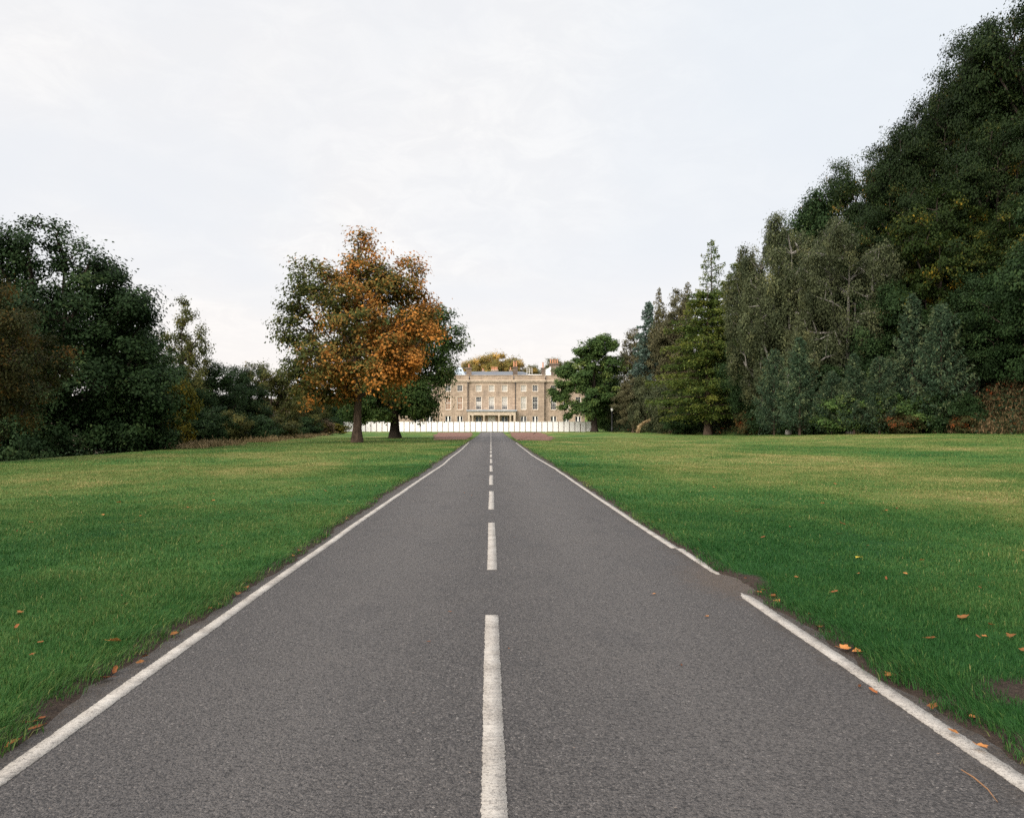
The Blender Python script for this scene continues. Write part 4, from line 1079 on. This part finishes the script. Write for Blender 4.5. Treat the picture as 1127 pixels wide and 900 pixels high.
m = MB(); m.box(16.15, 19.8, 3.2, 5.8, ZTOP+1.2, 16.9); m.poly([(16.15, 3.2, 16.9), (19.8, 3.2, 16.9), (17.6, 4.5, 17.9)]); m.poly([(19.8, 3.2, 16.9), (19.8, 5.8, 16.9), (17.6, 4.5, 17.9)]); m.poly([(19.8, 5.8, 16.9), (16.15, 5.8, 16.9), (17.6, 4.5, 17.9)]); m.build('gable', M['stone_dark'], hs)
# glazed roof lantern on the left
m = MB(); x0, x1, y0, y1, z0, z1 = -10.6, -6.9, 2.2, 6.5, ZTOP+1.5, 17.2
m.poly([(x0, y0, z0), (x1, y0, z0), (x1-1.2, y0+1.6, z1), (x0+1.2, y0+1.6, z1)]); m.poly([(x1, y0, z0), (x1, y1, z0), (x1-1.2, y1-1.6, z1), (x1-1.2, y0+1.6, z1)]); m.poly([(x1, y1, z0), (x0, y1, z0), (x0+1.2, y1-1.6, z1), (x1-1.2, y1-1.6, z1)]); m.poly([(x0, y1, z0), (x0, y0, z0), (x0+1.2, y0+1.6, z1), (x0+1.2, y1-1.6, z1)])
m.poly([(x0+1.2, y0+1.6, z1), (x1-1.2, y0+1.6, z1), (x1-1.2, y1-1.6, z1), (x0+1.2, y1-1.6, z1)])
sk = m.build('skylight', M['roof_glass'], hs)
m = MB(); m.box(-9.2, -8.3, 4, 4.8, 17.2, 17.75); m.build('vent', M['lead'], sk)
# white roof railing
m = MB()
for xx in (9.6, 10.3, 11.0): m.box(xx-.04, xx+.04, 3.4, 3.48, ZTOP+1.6, 17.1)
for zz in (16.0, 16.5, 17.02): m.box(9.6, 11.0, 3.42, 3.46, zz, zz+.07)
m.build('roof_railing', M['window_white'], hs)
m = MB(); m.box(9.9, 13.6, 2.3, 2.5, ZTOP+1.5, ZTOP+1.95); m.build('roof_flashing', M['window_white'], hs)
# drainpipes
for xp, yp in ((-6.35, -.10), (6.35, -.10), (14.25, .78), (-14.25, .78)):
    m = MB(); m.lathe(xp, yp, [(.09, -.3), (.09, ZTOP-.6), (.18, ZTOP-.55), (.18, ZTOP-.28)], 8); m.build('drainpipe', M['iron'], hs)
# windows
def make_window(kind, w, z0, z1, pane_mat):
    """origin at bottom centre of the opening, front face of the wall at y = 0"""
    h = z1-z0; fb = MB(); y0, y1 = .13, .20
    f = .09
    fb.box(-w/2, -w/2+f, y0, y1, 0, h); fb.box(w/2-f, w/2, y0, y1, 0, h); fb.box(-w/2+f, w/2-f, y0, y1, 0, f); fb.box(-w/2+f, w/2-f, y0, y1, h-f, h)
    iw, ih = w-2*f, h-2*f
    if kind == 'ground':
        fb.box(-.16, .16, y0-.03, y1, f, h-f); nx_, ny_ = 0, 2
    elif kind == 'porch':
        fb.box(-.10, .10, y0-.02, y1, f, h-f); nx_, ny_ = 0, 3
    else: nx_, ny_ = 3, (4 if kind == 'first' else 3)
    if kind == 'first': fb.box(-w/2+f, w/2-f, y0-.01, y1, h*.52-.035, h*.52+.035); ny_ = 5
    for i in range(1, nx_): fb.box(-iw/2+iw*i/nx_-.018, -iw/2+iw*i/nx_+.018, y0+.02, y1-.005, f, h-f)
    for j in range(1, ny_): fb.box(-iw/2, iw/2, y0+.025, y1-.008, f+ih*j/ny_-.018, f+ih*j/ny_+.018)
    sb = MB()
    if kind != 'porch':
        sb.box(-w/2-.14, w/2+.14, -.10, .13, -.17, -.003)
    gb = MB(); gb.box(-w/2+.01, w/2-.01, .215, .24, .01, h-.01)
    fr = fb.build('window', M['window_white'], hs)
    gb.build('pane', pane_mat, fr)
    if sb.v: sb.build('sill', M['stone_trim'], fr)
    if kind in ('first', 'second'):
        ab = MB(); ab.box(-w/2-.16, -w/2-.003, -.035, .02, 0, h); ab.box(w/2+.003, w/2+.16, -.035, .02, 0, h); ab.box(-w/2-.16, w/2+.16, -.035, .02, h+.003, h+.17)
        ab.build('surround', M['stone_trim'], fr)
    return fr
WSRC = {}
def pane_for(row, c):
    if row == 'second': return 'blind' if abs(c) < 5 or abs(c-8.55) < .1 else 'glass'
    if row == 'first':
        if abs(c) < .1 or abs(c-8.55) < .1: return 'blind'
        if -12 < c < -8: return 'blind_brown'
        return 'glass'
    if row == 'porch': return 'door_blue'
    return 'glass'
for row, c, yf, z0, z1, w in wins:
    pm = pane_for(row, c)
    kk = (row, pm, w)
    if kk not in WSRC:
        fr = make_window(row, w, z0, z1, M[pm]); WSRC[kk] = fr
    else:
        fr = WSRC[kk].copy(); COL.objects.link(fr)
        for ch in WSRC[kk].children:
            q = ch.copy(); q.parent = fr; COL.objects.link(q)
    fr.location = (c, yf, z0)
# pale blinds stop short: dark lower lights on the centre windows
for c in (-3.45, 0, 3.5):
    for fr in [o for o in hs.children if o.name.startswith('window') and abs(o.location.x-c) < .01 and abs(o.location.z-5.75) < .01]:
        m = MB(); m.box(-.60, .60, .208, .213, .10, 1.0 if c == 0 else .8); m.build('lower_pane', M['glass'], fr)
        if c != 0:
            m = MB(); m.box(-.60, .60, .208, .213, 1.0, 3.28 if c > 0 else 2.2); m.build('blind', M['blind'], fr)
# dark interior behind the openings
m = MB(); m.box(-24.8, 24.8, 1.5, 1.6, -.5, ZTOP); m.build('interior_wall', M['stone_dark'], hs)
# porch
po = link('portico', None, hs)
m = MB(); m.box(-6.5, 6.55, -3.2, .42, 5.15, 5.32); m.box(-6.65, 6.7, -3.35, .43, 5.322, 5.62); m.build('portico_roof', M['lead'], po)
m = MB(); m.box(-6.3, 6.35, -3.0, -2.4, 4.2, 5.148); m.box(-6.3, -5.7, -2.398, .42, 4.2, 5.148); m.box(5.75, 6.35, -2.398, .42, 4.2, 5.148); m.build('entablature', M['stone_trim'], po)
m = MB()
m.box(-6.4, 6.45, -3.1, .40, -.5, .15); m.box(-3.2, 3.2, -3.6, -3.102, -.5, 0); m.build('step', M['stone_trim'], po)
m = MB(); m.lathe(0, 0, [(.36, .15), (.36, .3), (.28, .36), (.27, 1.6), (.235, 3.85), (.30, 3.95), (.34, 4.02), (.34, 4.197)], 14)
col0 = m.build('column', M['stone_trim'], po, smooth=True)
for i, cxx in enumerate((-4.95, -1.95, 2.0, 5.0)):
    q = col0 if i == 0 else col0.copy()
    if i: COL.objects.link(q)
    q.location = (cxx, -2.7, 0)
m = MB(); m.box(-.28, .28, -.28, .28, .15, 4.197); pil = m.build('pier', M['stone_trim'], po)
for i, cxx in enumerate((-6.0, 6.05)):
    q = pil if i == 0 else pil.copy()
    if i: COL.objects.link(q)
    q.location = (cxx, -2.7, 0)
m = MB(); m.box(-.95, .95, .62, .68, .4, 3.9); m.build('door', M['window_white'], hs)

# ------------------------------------------------------------------ fallen leaves and the twig
def leaf_mesh(seed, maple):
    rg = np.random.default_rng(seed)
    n = 14; an = np.linspace(0, 2*np.pi, n, endpoint=False)
    rr = (.55+.45*np.abs(np.cos(an*2.5+.3))) if maple else (.42+.58*np.abs(np.cos(an))**1.5)
    rr = rr*(1+rg.normal(0, .06, n))
    x_ = rr*np.cos(an)*.042; y_ = rr*np.sin(an)*.042*(1 if maple else .62)
    z_ = .006+.32*np.abs(y_)*rg.uniform(.4, 1.4) + .20*np.maximum(0, x_)*rg.uniform(-.2, 1.2)
    top = np.column_stack([np.append(x_, 0), np.append(y_, 0), np.append(z_, .004)])
    k = np.arange(n)
    F = np.stack([k, (k+1) % n, np.full(n, n)], -1)
    sv, sf = tubes(np.array([[-.028, 0, .006]]), np.array([[-.062, .008, .010]]), np.array([.0014]), np.array([.001]), 4)
    V = np.concatenate([top, sv])
    return mesh_np('fallen_leaf', V, [F, sf+len(top)], [M['leaf_litter']], attrs={'tint': np.clip(rg.uniform(.2, .9)+rg.normal(0, .06, n+len(sf)), 0, 1)})
LM = [leaf_mesh(s, s % 2 == 0) for s in range(6)]
leaf0 = {}
lr = random.Random(12)
def leaf(x, y, label, group=None, s=1.0, k=None, on_road=False, yellow=False):
    k = lr.randrange(6) if k is None else k
    md = LM[k]
    if yellow:
        md = LM[k].copy(); md.materials[0] = M['leaf_litter_yellow']
    z = float(road_z(x, y))+.009 if on_road else gz(x, y)+.045
    if not on_road and abs(x) < 2.6: z = gz(x, y)+.022
    o = link('fallen_leaf', md, None, (x, y, z))
    o.rotation_euler = (lr.uniform(-.3, .3), lr.uniform(-.3, .3), lr.uniform(0, 6.28)) if not on_road else (lr.uniform(-.08, .08), lr.uniform(-.08, .08), lr.uniform(0, 6.28))
    s *= lr.uniform(.55, 1.05); o.scale = (s, s, s)
    tag(o, label, 'leaf', group); return o
def at(px, py): d = depth(py); return (px-VX)/PXF*d, d
leaf(*at(946, 757), 'larger orange leaf of the pair on tarmac inside the right edge line', s=1.0, k=1, on_road=True)
leaf(*at(961, 763), 'smaller orange leaf of the pair on tarmac inside the right edge line', s=.9, k=3, on_road=True)
leaf(*at(945, 618), 'bright yellow leaf lying on the right lawn', s=1.1, k=0, yellow=True)
leaf(*at(1060, 686), 'tan brown leaf standing up on the right lawn', s=1.2, k=2)
leaf(*at(126, 713), 'orange brown leaf lying on the left lawn near the drive', s=1.2, k=4)
leaf(*at(1081, 481), 'orange leaf on the crest of the right lawn before the bracken', s=2.0, k=0)
GV = 'brown leaves along the verges of the drive'
for px_, py_ in ((895, 693), (910, 700), (925, 717), (938, 721), (975, 748), (1022, 782), (1043, 810), (1075, 827), (836, 652), (778, 622), (850, 665)):
    leaf(*at(px_+5, py_), 'brown fallen leaf on the soil beside the right edge line', GV)
for px_, py_ in ((40, 800), (45, 806), (52, 795), (121, 750), (160, 733), (166, 726), (248, 668), (276, 650), (132, 742), (198, 701)):
    leaf(*at(px_-6, py_), 'brown fallen leaf on the soil beside the left edge line', GV)
for i in range(34):
    sgn = 1 if i % 2 else -1; yv = 3.6*math.exp(lr.random()*1.6)
    leaf(sgn*((2.47 if sgn > 0 else 2.33)+lr.uniform(-.05, .12)), yv, 'brown fallen leaf on the soil beside the %s edge line' % ('right' if sgn > 0 else 'left'), GV, s=lr.uniform(.45, .9))
GL = 'fallen leaves scattered on the lawns'
for i in range(62):
    d = 4.2*math.exp(lr.random()*1.9); x = 3.0 + lr.random()*(.69*d-2.2) if .69*d > 3.2 else 3.1
    leaf(x, d, 'brown fallen leaf lying in the grass of the right lawn', GL, s=.85+.3*(d > 10))
for i in range(30):
    d = 4.2*math.exp(lr.random()*1.7); x = -(2.9 + lr.random()*max(.3, .63*d-2.4))
    leaf(x, d, 'brown fallen leaf lying in the grass of the left lawn', GL, s=.8+.3*(d > 10))
GR = 'small leaf scraps on the tarmac'
for px_, py_ in ((495, 675), (472, 708), (560, 716), (750, 734), (778, 680), (720, 655), (700, 612), (640, 560), (604, 528), (519, 546), (511, 543), (617, 560), (566, 592)):
    leaf(*at(px_, py_), 'small dry leaf scrap lying on the tarmac', GR, s=.45, on_road=True)
p0, p1 = at(1058, 850), at(1098, 886)
pts = [(p0[0], p0[1], .014), (p0[0]*.7+p1[0]*.3+.01, p0[1]*.7+p1[1]*.3, .02), (p0[0]*.35+p1[0]*.65+.015, p0[1]*.35+p1[1]*.65, .018), (p1[0], p1[1], .014)]
V, F = tube_path(pts, [.002, .004, .003, .0015])
tag(link('twig', mesh_np('twig', V, [F], [M['twig']], smooth=True)), 'thin brown twig lying on the tarmac inside the right edge line', 'twig')
